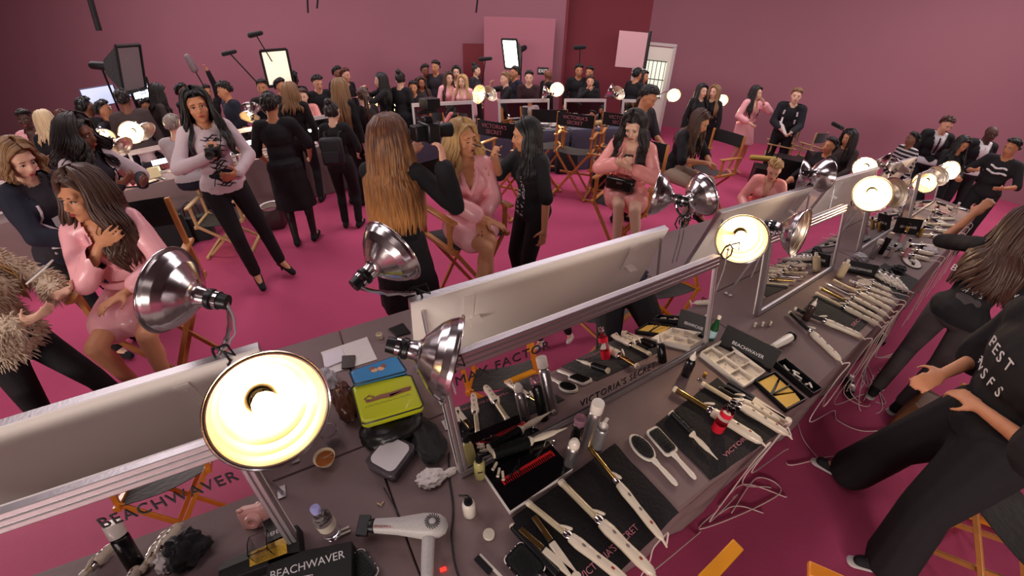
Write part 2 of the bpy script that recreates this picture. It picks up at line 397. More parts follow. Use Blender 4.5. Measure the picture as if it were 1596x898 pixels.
# ---- clamp lamps: spun reflector, ceramic socket, bulb, clamp and cord
def lamp(rim, sock, sl, label, lit=False, clamp=None, group='clamp-on reflector lamps', dia=.27, dsl=0., watts=15., far=False):
    """rim, sock: where the opening's centre and the socket's end are seen; sl: how far away"""
    c = PS(*rim, sl); s = PS(*sock, sl+dsl); d = (c-s).normalized()
    t = thing('clamp_lamp', label, 'lamp', c, 0, group)
    r = dia/2; dp = dia*.42
    pr = [(-dp-.035, .028), (-dp, .032), (-dp+.012, .042), (-dp*.86, .052), (-dp*.7, r*.56), (-dp*.5, r*.76), (-dp*.3, r*.89), (-dp*.12, r*.965), (-.004, r*.985), (0, r*1.01), (.003, r*1.03), (.001, r*1.045), (-.003, r*1.04)]
    nn = 20 if far else 56
    pg = []
    for i in range(len(pr)-1):
        (h0, q0), (h1, q1) = pr[i], pr[i+1]
        if far or not 3 <= i <= 7: pg.append(pr[i]); continue
        for k in range(4): pg += [(h0+(h1-h0)*k/4, q0+(q1-q0)*k/4), (h0+(h1-h0)*(k+.55)/4, q0+(q1-q0)*(k+.55)/4+.0005)]
    pg.append(pr[-1])
    MB().lathe((0,0,0), d, pg, nn).build('reflector', silver_refl, t, smooth=60)
    pin = [(h+.0015, q-.0025) for h, q in pr[1:9]]+[(0, r*.99)]
    pp = []
    for i in range(len(pin)-1):
        (h0, q0), (h1, q1) = pin[i], pin[i+1]
        pp += [(h0, q0), (h0+(h1-h0)*.5, q0+(q1-q0)*.5-.0022)]
    pp.append(pin[-1])
    MB().lathe((0,0,0), d, pp, nn).build('reflector_lining', inner_refl, t, smooth=20)
    b = MB(); b.lathe((0,0,0), d, [(-dp-.09, .004), (-dp-.09, .024), (-dp-.045, .028), (-dp-.04, .034), (-dp-.028, .034), (-dp-.024, .03), (-dp+.02, .028)], 18)
    b.build('socket', blackp, t)
    MB().lathe((0,0,0), d, [(-dp-.062, .0285), (-dp-.062, .0305), (-dp-.05, .0305), (-dp-.05, .0285)], 18).build('band', chromem, t)
    b = MB(); b.ell(d*(-dp*.42), (.033,.033,.033), n=14); b.caps(d*(-dp*.95), d*(-dp*.5), .015, .026, n=12)
    b.build('bulb', (bulbfar if far else bulbm) if lit else mat('frosted unlit bulb', (225,222,215), .25), t)
    if lit:
        l = bpy.data.lights.new('lamp_light', 'SPOT'); l.energy = watts; l.color = (1,.74,.46); l.shadow_soft_size = .03; l.spot_size = 2.5; l.spot_blend = .5
        lo = bpy.data.objects.new('lamp_light', l); C.objects.link(lo); lo.parent = t; lo.location = d*.012
        lo.rotation_euler = d.to_track_quat('-Z', 'Y').to_euler()
    se = d*(-dp-.085)
    if clamp is not None:
        e = Vector(clamp)-c
        mid = se.lerp(e, .5)+Vector((0,0,.015))-d*.05
        pts = [se*(1-k)*(1-k)+(mid*2*k*(1-k))+e*k*k for k in [i/10 for i in range(11)]]
        MB().tube(pts, [.007+.002*(i % 2) for i in range(11)], 8).build('gooseneck', chromem, t)
        if not far:
            off = Vector((.025,-.01,.0)); w = [p+off*math.sin(PI*i/10)*1.2+Vector((0,0,.006*math.sin(i*2.1))) for i, p in enumerate(pts)]
            w.append(e+Vector((.02,0,-.12))); w.append(e+Vector((.03,.01,-.3)))
            MB().tube(w, .0035, 6).build('cord', mat('clear grey cord', (150,142,146), .4), t)
            b = MB()
            for q in (-1, 1): b.tube([e+Vector((0,0,.03)), e+Vector((q*.022,0,.01)), e+Vector((q*.028,0,-.03)), e+Vector((q*.008,0,-.055))], .0045, 6)
            b.tube([e+Vector((-.02,0,.02)), e+Vector((.05,0,.045)), e+Vector((.06,.0,.0)), e+Vector((.018,0,.012))], .004, 6)
            b.build('clamp', blackm, t)
    return t
g1 = 'clamp-on reflector lamps of the main row'
lamp((262,452), (338,468), 1.52, 'silver lamp seen from behind, in front of the brown-haired woman in a pink robe', False, T(-.42,-1.17,1.29), g1, dsl=-.09)
lamp((422,641), (395,606), 1.00, 'big lit lamp nearest the camera, turned up at it, over the lower left table', True, T(-.40,-.82,1.30), g1, dsl=.19, watts=18)
lamp((612,392), (558,440), 1.50, 'silver lamp seen from behind, in front of the red-haired photographer', False, T(.28,-1.19,1.29), g1, dsl=-.06)
lamp((706,560), (622,541), 1.17, 'silver lamp in side view facing right, over the yellow pouch', False, T(.25,-.80,1.27), g1, dsl=.0)
lamp((1020,302), (1066,313), 2.45, 'silver cone lamp in side view facing left, below the dark-haired robed woman', False, T(1.86,-1.19,1.28), g1, dsl=.0)
lamp((1096,303), (1058,317), 2.62, 'round silver lamp seen from behind, joined neck to neck with the cone lamp', False, T(1.9,-1.19,1.28), g1, dsl=-.1)
lamp((1156,374), (1150,356), 2.28, 'big round lit lamp with hazy glow above the middle of the long row', True, T(1.80,-.83,1.28), g1, dsl=.2)
lamp((1248,364), (1206,352), 2.50, 'silver lamp showing its open rim, right of the big hazy lit lamp', False, T(2.20,-.83,1.28), g1, dsl=.04)
lamp((1285,273), (1262,270), 3.9, 'round silver lamp near the older blond robed woman', False, T(3.72,-1.19,1.28), g1, dsl=-.09, far=True)
lamp((1246,272), (1268,276), 4.1, 'silver cone lamp facing left behind the older blond robed woman', False, T(3.9,-1.19,1.28), g1, dsl=0., far=True)
lamp((1360,303), (1358,295), 3.8, 'big round lit lamp on the right half of the long row', True, T(3.72,-.83,1.28), g1, dsl=.2)
lamp((1394,300), (1376,306), 4.5, 'unlit silver lamp whose rim shows behind the right big lit lamp', False, T(4.1,-.83,1.28), g1, dsl=.12, far=True)
lamp((1348,263), (1352,256), 5.9, 'lit lamp clamped on the far side of the row, before the hooded person', True, T(5.78,-1.19,1.28), g1, dsl=.18, far=True)
lamp((1371,248), (1376,256), 6.1, 'unlit silver lamp tilted up beside the far-side lit lamp', False, T(5.9,-1.19,1.28), g1, dsl=0., far=True)
lamp((1408,256), (1400,262), 6.6, 'unlit silver lamp in front of the striped sweater', False, T(6.2,-1.19,1.28), g1, dsl=0., far=True)
lamp((1441,285), (1446,278), 6.6, 'lit lamp left of the farthest lit one, in front of the suited man', True, T(5.85,-.83,1.28), g1, dsl=.16, far=True)
lamp((1462,274), (1452,280), 6.9, 'unlit silver lamp between the two far lit lamps', False, T(6.1,-.83,1.28), g1, dsl=.1, far=True)
lamp((1480,266), (1474,262), 7.9, 'farthest lit lamp of the long row, beside the dark-haired woman in black', True, T(7.7,-.83,1.28), g1, dsl=.18, far=True)
g2 = 'clamp-on lamps of the row by the partition'
def F(a, z=1.3): return frame('far', a, .06, z)
lamp((613,168), (614,158), 7.4, 'small lit lamp right of the round silver one, above the photographer', True, F(-2.2), g2, dsl=.14, far=True)
lamp((600,155), (604,160), 7.5, 'small round silver lamp seen from behind near the photographer', False, F(-2.25), g2, dsl=-.08, far=True)
lamp((581,160), (580,150), 7.9, 'small lit lamp behind the ponytail of the woman in black', True, F(-2.6), g2, dsl=.14, far=True)
lamp((746,147), (756,149), 6.6, 'lit lamp with a silver glare above the blond robed woman', True, F(-.32), g2, dsl=.1, far=True, dia=.3)
lamp((764,146), (757,152), 6.8, 'silver lamp tangled beside the lit lamp above the blond robed woman', False, F(-.2), g2, dsl=.1, far=True)
lamp((868,140), (866,134), 7.6, 'lit lamp between the two partition-row mirrors', True, F(1.1), g2, dsl=.16, far=True)
lamp((846,144), (856,146), 7.4, 'silver cone lamp left of the lit lamp between partition-row mirrors', False, F(1.05), g2, dsl=.0, far=True)
lamp((948,141), (957,146), 7.6, 'silver cone lamp at the right end of the partition-row mirrors', False, F(2.25), g2, dsl=.0, far=True)
lamp((964,145), (957,150), 7.7, 'round silver lamp at the right end of the partition-row mirrors', False, F(2.35), g2, dsl=.1, far=True)
lamp((1050,149), (1048,142), 8.2, 'lit lamp right of the bearded man', True, F(3.5), g2, dsl=.16, far=True)
lamp((1125,157), (1122,150), 9.2, 'small lit lamp beside the two women at the right wall', True, P(1127,168,1.2), g2, dsl=.16, far=True)
g3 = 'clamp-on lamps of the left row'
def Fs(a, z=1.15): return frame('side', a, .05, z)
lamp((204,207), (208,202), 6.3, 'biggest round lit lamp of the left row', True, Fs(-.35), g3, dsl=.16, far=True)
lamp((227,205), (218,198), 6.5, 'silver lamp rim right of the biggest lit lamp of the left row', False, Fs(-.2), g3, dsl=.06, far=True)
lamp((161,215), (158,206), 6.6, 'oval lit lamp left of the biggest lit one', True, Fs(-.8), g3, dsl=.08, far=True)
lamp((191,229), (181,222), 6.2, 'round silver lamp below the two lit lamps of the left row', False, Fs(-.6), g3, dsl=.06, far=True)
lamp((389,183), (391,172), 6.6, 'lit lamp left of the shoulder of the woman in the black dress', True, Fs(1.75), g3, dsl=.06, far=True)
lamp((391,168), (392,178), 6.7, 'silver dome lamp above the lit one by the black dress', False, Fs(1.8), g3, dsl=-.06, far=True)
lamp((430,174), (431,168), 7.2, 'small lit lamp right behind the head of the woman in the black dress', True, Fs(1.9), g3, dsl=.12, far=True, dia=.22)
lamp((2,262), (14,256), 5.6, 'small silver lamp at the left edge behind the blond bob', False, P(20,280,1.1), g3, dsl=0, far=True, dia=.2)
# ================================================================ people
SK = {'fair': (226,168,140), 'tan': (206,142,104), 'light': (232,184,158), 'olive': (190,128,92), 'brown': (128,80,58), 'dark': (78,48,40)}
def ombre():
    m = mat('hair copper ombre', (120,70,40), .4, var=.01, vscale=22, sheen=.1)
    nt = m.node_tree; N = nt.nodes; L = nt.links; b = N['Principled BSDF']
    tc = N.new('ShaderNodeTexCoord'); sp = N.new('ShaderNodeSeparateXYZ'); L.new(tc.outputs['Object'], sp.inputs[0])
    mr = N.new('ShaderNodeMapRange'); mr.inputs[1].default_value = 1.0; mr.inputs[2].default_value = 1.72; L.new(sp.outputs['Z'], mr.inputs[0])
    mp = N.new('ShaderNodeMapping'); mp.inputs['Scale'].default_value = (1,1,.12); L.new(tc.outputs['Object'], mp.inputs[0])
    nz = N.new('ShaderNodeTexNoise'); nz.inputs['Scale'].default_value = 60; L.new(mp.outputs[0], nz.inputs['Vector'])
    ad = N.new('ShaderNodeMath'); ad.operation = 'MULTIPLY_ADD'; ad.inputs[1].default_value = 1.1; L.new(nz.outputs[0], ad.inputs[0]); sb = N.new('ShaderNodeMath'); sb.operation = 'ADD'; sb.inputs[1].default_value = -.55
    L.new(mr.outputs[0], ad.inputs[2]); L.new(ad.outputs[0], sb.inputs[0])
    rp = N.new('ShaderNodeValToRGB'); rp.color_ramp.elements[0].color = lin((206,142,78)); rp.color_ramp.elements[1].color = lin((86,48,32)); L.new(sb.outputs[0], rp.inputs[0]); L.new(rp.outputs[0], b.inputs[0])
    return m
def skinm(k): return mat('skin '+k, SK[k], .5, bump=.05, bscale=120, sheen=.1)
def hairm(k):
    c = {'brown': (70,42,30), 'dark': (30,22,22), 'black': (18,16,19), 'blond': (196,158,104), 'red': (160,92,48), 'dirty': (140,106,72), 'grey': (150,140,130), 'auburn': (86,38,26), 'pale': (214,190,150)}[k]
    return mat('hair '+k, c, .42, var=.35, vscale=22, stretch=(1,1,.18), sheen=.1)
def fab(name, rgb, rough=.85, **k):
    k.setdefault('bump', .45); k.setdefault('bscale', 16)
    return mat(name, rgb, rough, **k)
F_BLACK = fab('black jersey', (24,22,27)); F_DARK = fab('charcoal cloth', (46,42,50)); F_NAVY = fab('navy cloth', (32,34,50))
F_WHITE = fab('white knit', (214,196,202)); F_SATIN = fab('pink satin', (246,176,184), .33, bump=.7, bscale=7, stretch=(1,1,.45), coat=.15)
F_SATIN2 = fab('peach pink satin', (246,162,156), .33, bump=.7, bscale=7, stretch=(1,1,.45), coat=.15)
F_GREYP = fab('washed grey denim', (74,66,70)); F_SUIT = fab('black suit wool', (22,21,26)); F_BEIGE = fab('beige cloth', (170,150,132))
F_GREYB = fab('dark brown grey cloth', (70,58,58)); F_MAROON = fab('dark maroon knit', (52,26,34)); F_SHEER = fab('sheer black tights', (34,26,28), .5)
F_GREY = fab('light grey cloth', (178,168,172)); F_STRIPE = None
eyew = mat('eye white', (225,215,210), .2); eyei = mat('dark iris', (38,24,18), .15); lipm = mat('rose lips', (170,72,70), .35); lipd = mat('dark rose lips', (130,48,50), .35)

WORK = bpy.data.scenes.new('work')
def wdg():
    with bpy.context.temp_override(scene=WORK, view_layer=WORK.view_layers[0]): return bpy.context.evaluated_depsgraph_get()
def remesh(b, name, vox, it=5, fac=.5):
    me = bpy.data.meshes.new('tmp'); me.from_pydata([tuple(v) for v in b.v], [], b.f)
    o = bpy.data.objects.new('tmp', me); (WORK.collection if WORK else C).objects.link(o)
    r = o.modifiers.new('r', 'REMESH'); r.mode = 'VOXEL'; r.voxel_size = vox
    s = o.modifiers.new('s', 'SMOOTH'); s.factor = fac; s.iterations = it
    dg = bpy.context.evaluated_depsgraph_get() if WORK is None else wdg()
    dg.update()
    m2 = bpy.data.meshes.new_from_object(o.evaluated_get(dg), depsgraph=dg); m2.name = name
    bpy.data.objects.remove(o); bpy.data.meshes.remove(me)
    return m2
def cut(me, pred):
    import bmesh
    bm = bmesh.new(); bm.from_mesh(me)
    bmesh.ops.delete(bm, geom=[v for v in bm.verts if pred(v.co)], context='VERTS')
    bm.to_mesh(me); bm.free()
def put(me, name, m, parent, label=None):
    me.name = name; me.shade_smooth(); me.materials.clear(); me.materials.append(m)
    o = bpy.data.objects.new(name, me); C.objects.link(o); o.parent = parent
    if label: o['label'] = label
    return o
def ik(a, b, l1, l2, pole):
    d = b-a; L = d.length
    if L > (l1+l2)*.995: b = a+d*((l1+l2)*.995/L); d = b-a; L = d.length
    L = max(L, abs(l1-l2)+.01)
    x = (l1*l1-l2*l2+L*L)/(2*L); h = math.sqrt(max(l1*l1-x*x, 0)); u = d.normalized()
    p = pole-u*pole.dot(u); p = p.normalized() if p.length > 1e-4 else Vector((0,1,0))
    return a+u*x+p*h, b
def rot(ax, deg): return Matrix.Rotation(math.radians(deg), 3, ax)

def person(label, at, yaw, h=1.72, fem=True, skin='fair', hair=('long','brown'), top=None, bottom=None, dress=None, robe=None, lean=8, side=0, twist=0, hz=None,
           look=(0,0,0), rh=None, lh=None, re=None, le=None, rf=None, lf=None, rk=None, lk=None, shoes=F_BLACK, sit=False, heel=0., curl=(45,45), vox=.014, sleeve=1., vneck=None,
           hem=None, robehem=.62, palms=(None, None), hdir=(None, None), eyes=True, closed=False, lips=lipm, group=None, outer=None, belt=None, stripes=False, fat=1., tights=None, baggy=0., nolegs=False, hairkw={}, top_at=None, bend=None, rhw=None, lhw=None, soles=False):
    """at: point on the floor below the pelvis; yaw: heading of the face (0 = away from the camera, degrees, anticlockwise);
    targets are in metres in the person's own frame (x to their right, y forward, z up) for a 1.75 m body"""
    S = h/1.75
    V3 = lambda t: Vector(t)
    z0 = hz if hz is not None else (.84 if sit else .95)+heel*.9
    if top_at is not None:
        # at = where the crown of the head is (world); solve scale or seat height, and the spot on the floor
        if bend is None: bend = 0.
        zt = 0
        TR_ = rot('Y', side) @ rot('X', -lean); U_ = TR_ @ V3((0,0,1)); LR_ = rot('Z', twist*.5) @ rot('Z', look[0]) @ rot('X', -look[1]) @ rot('Y', look[2]); HU_ = LR_ @ V3((0,0,1))
        off = U_*.49+(U_*.5+HU_*.5).normalized()*.135+HU_*(.125 if hair[0] != 'bun' else .17)
        if sit: z0 = top_at[2]/S-off.z
        else: S = top_at[2]/(z0+off.z)
        oo = Vector((off.x, off.y, 0))*S; yy = math.radians(yaw)
        at = (top_at[0]-(oo.x*math.cos(yy)-oo.y*math.sin(yy)), top_at[1]-(oo.x*math.sin(yy)+oo.y*math.cos(yy)), 0)
    root = thing('person', label, 'person', (at[0], at[1], at[2] if len(at) > 2 else 0.), math.radians(yaw), group)
    TR = rot('Y', side) @ rot('X', -lean)
    pel = V3((0,0,z0)); TT = TR @ rot('Z', twist)
    U, Fw, R = TR @ V3((0,0,1)), TT @ V3((0,1,0)), TT @ V3((1,0,0))
    Rp = V3((1,0,0))
    nb = pel+U*.49; sw = (.150 if fem else .178)*fat
    sh = {1: pel+U*.445+R*sw, -1: pel+U*.445-R*sw}
    LR = rot('Z', look[0]) @ rot('X', -look[1]) @ rot('Y', look[2])
    HR = (rot('Z', twist*.5) @ LR)
    HU, HF, HX = HR @ V3((0,0,1)), HR @ V3((0,1,0)), HR @ V3((1,0,0))
    hc = nb+(U*.5+HU*.5).normalized()*.135+Fw*.018
    MH = Matrix((HX, HF, HU)).transposed()
    MT = Matrix((R, Fw, U)).transposed()
    hp = lambda x, y, z: hc+MH @ V3((x, y, z))
    # limbs
    A = {}
    dflt = {1: V3((.27,.04,.74)), -1: V3((-.27,.04,.74))}
    if sit: dflt = {1: V3((.16,.36,z0+.08)), -1: V3((-.16,.36,z0+.08))}
    dz = V3((0,0,z0-.84)) if sit else V3((0,0,0))
    Wi = (Matrix.Translation(root.location) @ Matrix.Rotation(math.radians(yaw), 4, 'Z')).inverted()
    if rhw is not None: rh = (Wi @ Vector(rhw))/S-dz
    if lhw is not None: lh = (Wi @ Vector(lhw))/S-dz
    for s, t, e in ((1, rh, re), (-1, lh, le)):
        t = V3(t)+dz if t is not None else dflt[s]
        pole = V3(e) if e is not None else V3((s*.6, -.6, -.5))
        el, wr = ik(sh[s], t, .285, .25, pole); A[s] = (sh[s], el, wr)
    Lg = {}
    for s, t, kk in ((1, rf, rk), (-1, lf, lk)):
        hip = pel+Rp*(s*.09)+V3((0,0,-.03))
        if t is None: t = V3((s*.16, .42, z0-.46)) if sit else V3((s*.1, 0, .085+heel))
        else: t = V3(t)+dz
        pole = V3(kk) if kk is not None else V3((s*.15, 1, .6 if sit else 0))
        kn, an = ik(hip, t, .435, .42, pole); Lg[s] = (hip, kn, an)
    def torso(b, i=0.):
        b.ell(pel+V3((0,-.01,-.01)), ((.165 if fem else .155)*fat+i, .118*fat+i, .12+i), n=16)
        b.ell(pel+U*.15, ((.122 if fem else .142)*fat+i, .092*fat+i, .14+i), MT, n=16)
        b.ell(pel+U*.32-Fw*.0, ((.138 if fem else .168)*fat+i, .102*fat+i, .155+i), MT, n=16)
        b.caps(sh[-1]+R*.02, sh[1]-R*.02, .052+i, n=12)
        if fem:
            for s in (-1, 1): b.ell(pel+U*.315+R*(s*.066)+Fw*.075, (.06+i*.6, .05+i*.6, .06+i*.6), MT)
    def arm(b, s, i=0., f=1., flare=0.):
        a, e, w = A[s]
        b.caps(a, e, .046+i, .036+i+flare*.5)
        if f > .5:
            q = e.lerp(w, min((f-.5)*2, 1.)); b.caps(e, q, .038+i+flare*.5, (.026 if f >= .99 else .032)+i+flare)
    def armS(b, s, i, f, flare=0):
        a, e, w = A[s]
        if f <= .5: b.caps(a, a.lerp(e, f*2), .046+i, .04+i+flare)
        else: arm(b, s, i, f, flare)
    def leg(b, s, i=0., f=1., flare=0.):
        hq, k, a = Lg[s]
        if f <= .5: b.caps(hq, hq.lerp(k, f*2), .086*fat+i, .062+i+flare); return
        b.caps(hq, k, .086*fat+i, .054+i); q = k.lerp(a, min((f-.5)*2, 1.))
        b.caps(k, q, .053+i, .034+i+flare)
        d = (a-k).normalized(); bk = (k-hq).normalized()
        b.ell(k.lerp(a, .3)+(bk-d*bk.dot(d))*.0-((V3((0,1,0))-d*d.y)*.014), (.05+i, .05+i, .11+i), basis(d) and Matrix(basis(d)).transposed())
    # ---- body
    b = MB(); torso(b); HB = hp
    b.caps(nb-U*.05, hp(0,-.015,-.05), .054 if fem else .062, .05)
    b.ell(hp(0,-.012,.028), (.074,.094,.09), MH, 16, 12); b.ell(hp(0,.022,-.03), (.064,.066,.086), MH, 14, 10)
    b.ell(hp(0,.034,-.078), (.044,.046,.038), MH); b.ell(hp(0,.064,-.098), (.02,.018,.016), MH)
    b.caps(hp(0,.088,.012), hp(0,.104,-.024), .0085, .0125, 8); b.ell(hp(0,.096,-.03), (.0175,.012,.009), MH, 10, 6)
    b.caps(hp(-.04,.07,.032), hp(.04,.07,.032), .018, n=8)
    b.ell(hp(0,.084,-.058), (.026,.012,.014), MH, 10, 6)
    for s in (-1, 1):
        b.ell(hp(s*.04,.056,-.026), (.026,.024,.024), MH, 10, 6)
        b.ell(hp(s*.073,-.008,-.004), (.011,.02,.032), MH, 8, 6)
    for s in (-1, 1):
        arm(b, s)
        a, e, w = A[s]; fd = (w-e).normalized(); k = 0 if s == 1 else 1
        d = V3(hdir[k]).normalized() if hdir[k] is not None else fd
        pn = palms[k]; pn = V3(pn) if pn is not None else (V3((-s, .1, 0)) if not sit else V3((0,0,-1)))
        pn = pn-d*pn.dot(d); pn = pn.normalized() if pn.length > .05 else basis(d)[0]
        ax = d.cross(pn).normalized()                      # across the palm
        b.caps(w-d*.01, w+d*.03, .025, .026, 10)
        RM = Matrix((ax, pn, d)).transposed()
        b.ell(w+d*.055, (.041,.0165,.05), RM, 12, 8)
        th = s*-1 if (ax.dot(V3((0,0,1))) if abs(ax.z) > .3 else ax.dot(V3((-s,.8,0)))) < 0 else s
        # thumb on the side nearer the body's front/top
        ts = 1 if (ax.dot(V3((-s*.3,.6,.7))) > 0) else -1
        cu = math.radians(curl[k])
        for j, (o, ln) in enumerate(((-.031,.062),(-.0105,.076),(.0105,.07),(.031,.055)) if ts < 0 else ((.031,.062),(.0105,.076),(-.0105,.07),(-.031,.055))):
            p = w+d*.092+ax*o*1.06; ang = cu*.25; q = p
            for seg, fr in enumerate((.42,.32,.26)):
                dd = d*math.cos(ang)+pn*math.sin(ang)+ax*(o*1.3)
                q2 = q+dd.normalized()*(ln*fr*1.15); b.caps(q, q2, .0092-.0009*seg, .0085-.0009*seg, 8, 2); q = q2; ang += cu
        p = w+d*.02+ax*(ts*.03); q = p+(d*.6+ax*ts*.75+pn*.35).normalized()*.042; b.caps(p, q, .0125, .0105, 8, 2)
        q2 = q+(d*.9+ax*ts*.25+pn*(.3+math.sin(cu)*.6)).normalized()*.034; b.caps(q, q2, .0105, .0085, 8, 2)
    FT = {}
    for s in (-1, 1):
        if nolegs: continue
        leg(b, s); hq, k, a = Lg[s]
        fwd = V3((s*.18, 1, 0)); sk = (a-k).normalized(); fwd = (fwd-sk*fwd.dot(sk)) if sit or sk.z > -.8 else fwd
        fwd = fwd.normalized(); 
        if sit: fwd = (fwd+V3((0,0,-.35))).normalized()
        up = -sk
        heelp = a-fwd*.035+sk*(.045); toe = heelp+fwd*.185+(V3((0,0,-heel*.75)) if heel else V3((0,0,0)))
        b.caps(a, heelp, .034, .032, 10); b.caps(a+fwd*.02+sk*.02, toe, .034, .024, 10); FT[s] = (a, heelp, toe, fwd)
    me = remesh(b, 'body', vox, 4, .5); me.transform(Matrix.Scale(S, 4)); put(me, 'body', skinm(skin), root)
    hp2 = lambda x, y, z: hp(x, y, z)*S
    # ---- face
    if eyes:
        for s in (-1, 1):
            e = MB()
            if closed: e.tube([hp2(s*(.031+q*.014), .0865-abs(q)*.004-(.003 if q*s > 0 else 0), .002-(1-q*q)*.004) for q in (-1,-.5,0,.5,1)], .0022*S, 6); e.build('eyelashes', eyei, root)
            else:
                e.ell(hp2(s*.031,.0765,.006), (.0145*S,.009*S,.0075*S), MH, 10, 6); eo = e.build('eye', eyew, root)
                MB().ell(hp2(s*.031,.0835,.006), (.0062*S,.0036*S,.0062*S), MH, 10, 6).build('iris', eyei, eo)
                e = MB(); e.tube([hp2(s*(.031+q*.016), .085-abs(q)*.004, .014-q*q*.006) for q in (-1,-.5,0,.5,1)], .0018*S, 6); e.build('eyelashes', eyei, root)
            e = MB(); e.tube([hp2(s*(.03+q*.019), .0895-abs(q)*.006-(.004 if q*s*s > 0 else 0), .031-q*q*.005) for q in (-1,-.5,0,.5,1)], [.0018*S,.0028*S,.0028*S,.0022*S,.001*S], 6)
            e.build('eyebrow', hairm('brown' if hair[1] in ('ombre','blond','red','pale','dirty') else 'dark' if hair[1] != 'grey' else 'grey'), root)
        e = MB(); e.ell(hp2(0,.0925,-.054), (.021*S,.0065*S,.0045*S), MH, 12, 6); e.ell(hp2(0,.0925,-.0625), (.018*S,.0065*S,.0052*S), MH, 12, 6)
        e.build('lips', lips if fem else mat('man lips', (150,92,82), .45), root)
    # ---- clothes
    cv = max(vox, .012)
    def dress_up(b, name, m, it=5, neck=None, lowcut=None):
        me = remesh(b, name, cv, it, .55)
        if neck:
            nw, nd = neck
            def pr(co):
                q = MT.transposed() @ (co-nb)
                return (q.z > -.045 and math.hypot(q.x, q.y-.01) < .066) or (q.y > .0 and q.z > -nd and abs(q.x) < .05+(q.z+nd)/nd*nw-.05)
            cut(me, pr)
        else:
            cut(me, lambda co: (lambda q: q.z > -.03 and math.hypot(q.x, q.y) < .068)(MT.transposed() @ (co-nb)))
        if lowcut is not None: cut(me, lambda co: co.z < lowcut)
        if cv < .014:
            for v in me.vertices:
                v.co += v.normal*(noise.noise(v.co*9+Vector((yaw,0,0)))*.007+noise.noise(Vector((v.co.x*22, v.co.y*22, v.co.z*6)))*.004)
        me.transform(Matrix.Scale(S, 4))
        return put(me, name, m, root)
    def skirt(b, hm, i=.03, flare=.05):
        """from the hips to the hem"""
        if sit:
            for s in (-1, 1):
                hq, k, a = Lg[s]; b.caps(hq, hq.lerp(k, hm), .1+i, .075+i+flare*.3)
            m1 = (Lg[1][0]+Lg[-1][0])/2; m2 = (Lg[1][0].lerp(Lg[1][1], hm)+Lg[-1][0].lerp(Lg[-1][1], hm))/2
            b.caps(m1, m2-Vector((0,0,.01)), .1+i, .07+i)
        else:
            rs = []; zt, zb = pel.z+.06, pel.z+.06-hm
            mk = (Lg[1][1]+Lg[-1][1])/2-(Lg[1][0]+Lg[-1][0])/2
            for k in range(7):
                t = k/6; c = Vector((mk.x*t*.8, mk.y*t*.8-.01, zt+(zb-zt)*t)); w = .15+i+flare*t; dd = .115+i+flare*t
                rs.append([c+Vector((w*math.cos(a_*PI/10)*(1+.03*t*math.sin(a_*3)), dd*math.sin(a_*PI/10)*(1+.05*t*math.cos(a_*2.3)), 0)) for a_ in range(20)])
            rs.reverse(); b.rings(rs)
    if bottom and not nolegs:
        b = MB(); b.ell(pel+V3((0,-.01,0)), (.178*fat, .13*fat, .13), n=16); b.caps(pel+U*.03, pel+U*.08, .135*fat, .128*fat)
        for s in (-1, 1): leg(b, s, .012+baggy, hem or .97, .008+baggy*.6)
        me = remesh(b, 'trousers', cv, 5, .5); me.transform(Matrix.Scale(S, 4)); put(me, 'trousers', bottom, root)
    if tights:
        b = MB()
        for s in (-1, 1): leg(b, s, .005, .99)
        me = remesh(b, 'tights', cv, 4, .5); me.transform(Matrix.Scale(S, 4)); put(me, 'tights', tights, root)
    if top:
        b = MB(); torso(b, .014+baggy*.8)
        if not sit or True: b.caps(pel+U*.02, pel+U*.06, .128*fat, .128*fat)
        b.ell(pel+V3((0,-.008,.0)), (.19*fat,.146*fat,.15), n=16)
        for s in (-1, 1): armS(b, s, .012+baggy*.5, sleeve, .006+baggy*.5)
        b.caps(nb-U*.05, nb-U*.01, .066)
        dress_up(b, 'top', top, 5, vneck, lowcut=pel.z-(.0 if sit else .06))
    if dress:
        b = MB(); torso(b, .014)
        for s in (-1, 1): armS(b, s, .014, sleeve, .012)
        skirt(b, robehem); dress_up(b, 'dress', dress, 5, vneck)
    if robe:
        b = MB(); torso(b, .02)
        for s in (-1, 1): armS(b, s, .018, .84, .016)
        skirt(b, robehem, .035, .05)
        dress_up(b, 'robe', robe, 4, vneck or (.055, .24))
        bb = MB(); cc = pel+U*.13
        bb.rings([[(cc+U*zz+MT @ V3((rr*1.12*math.cos(a_*PI/12), rr*.86*math.sin(a_*PI/12), 0)))*S for a_ in range(24)] for zz, rr in ((-.022,.153),(-.02,.162),(.02,.162),(.022,.153))], False)
        bb.build('belt', robe, root)
        if vox < .012:
            # satin collar band down both sides of the neckline
            for s in (-1, 1):
                pts = [nb-Fw*.045+R*(s*.05)+U*.012, nb+R*(s*.078)+U*.0, nb+Fw*.075+R*(s*.07)-U*.07, nb+Fw*.118+R*(s*.05)-U*.14, nb+Fw*.125+R*(s*.02)-U*.2, nb+Fw*.11-R*(s*.01)-U*.27]
                MB().tube([p*S for p in pts], [.012,.016,.018,.018,.016,.012], 8).build('collar', robe, root)
    if outer:   # an open jacket
        m, sl = outer
        b = MB(); torso(b, .026); b.ell(pel+V3((0,-.01,-.03)), (.192*fat,.148*fat,.13), n=16)
        for s in (-1, 1): armS(b, s, .022, sl, .008)
        dress_up(b, 'jacket', m, 5, (.10, .42))
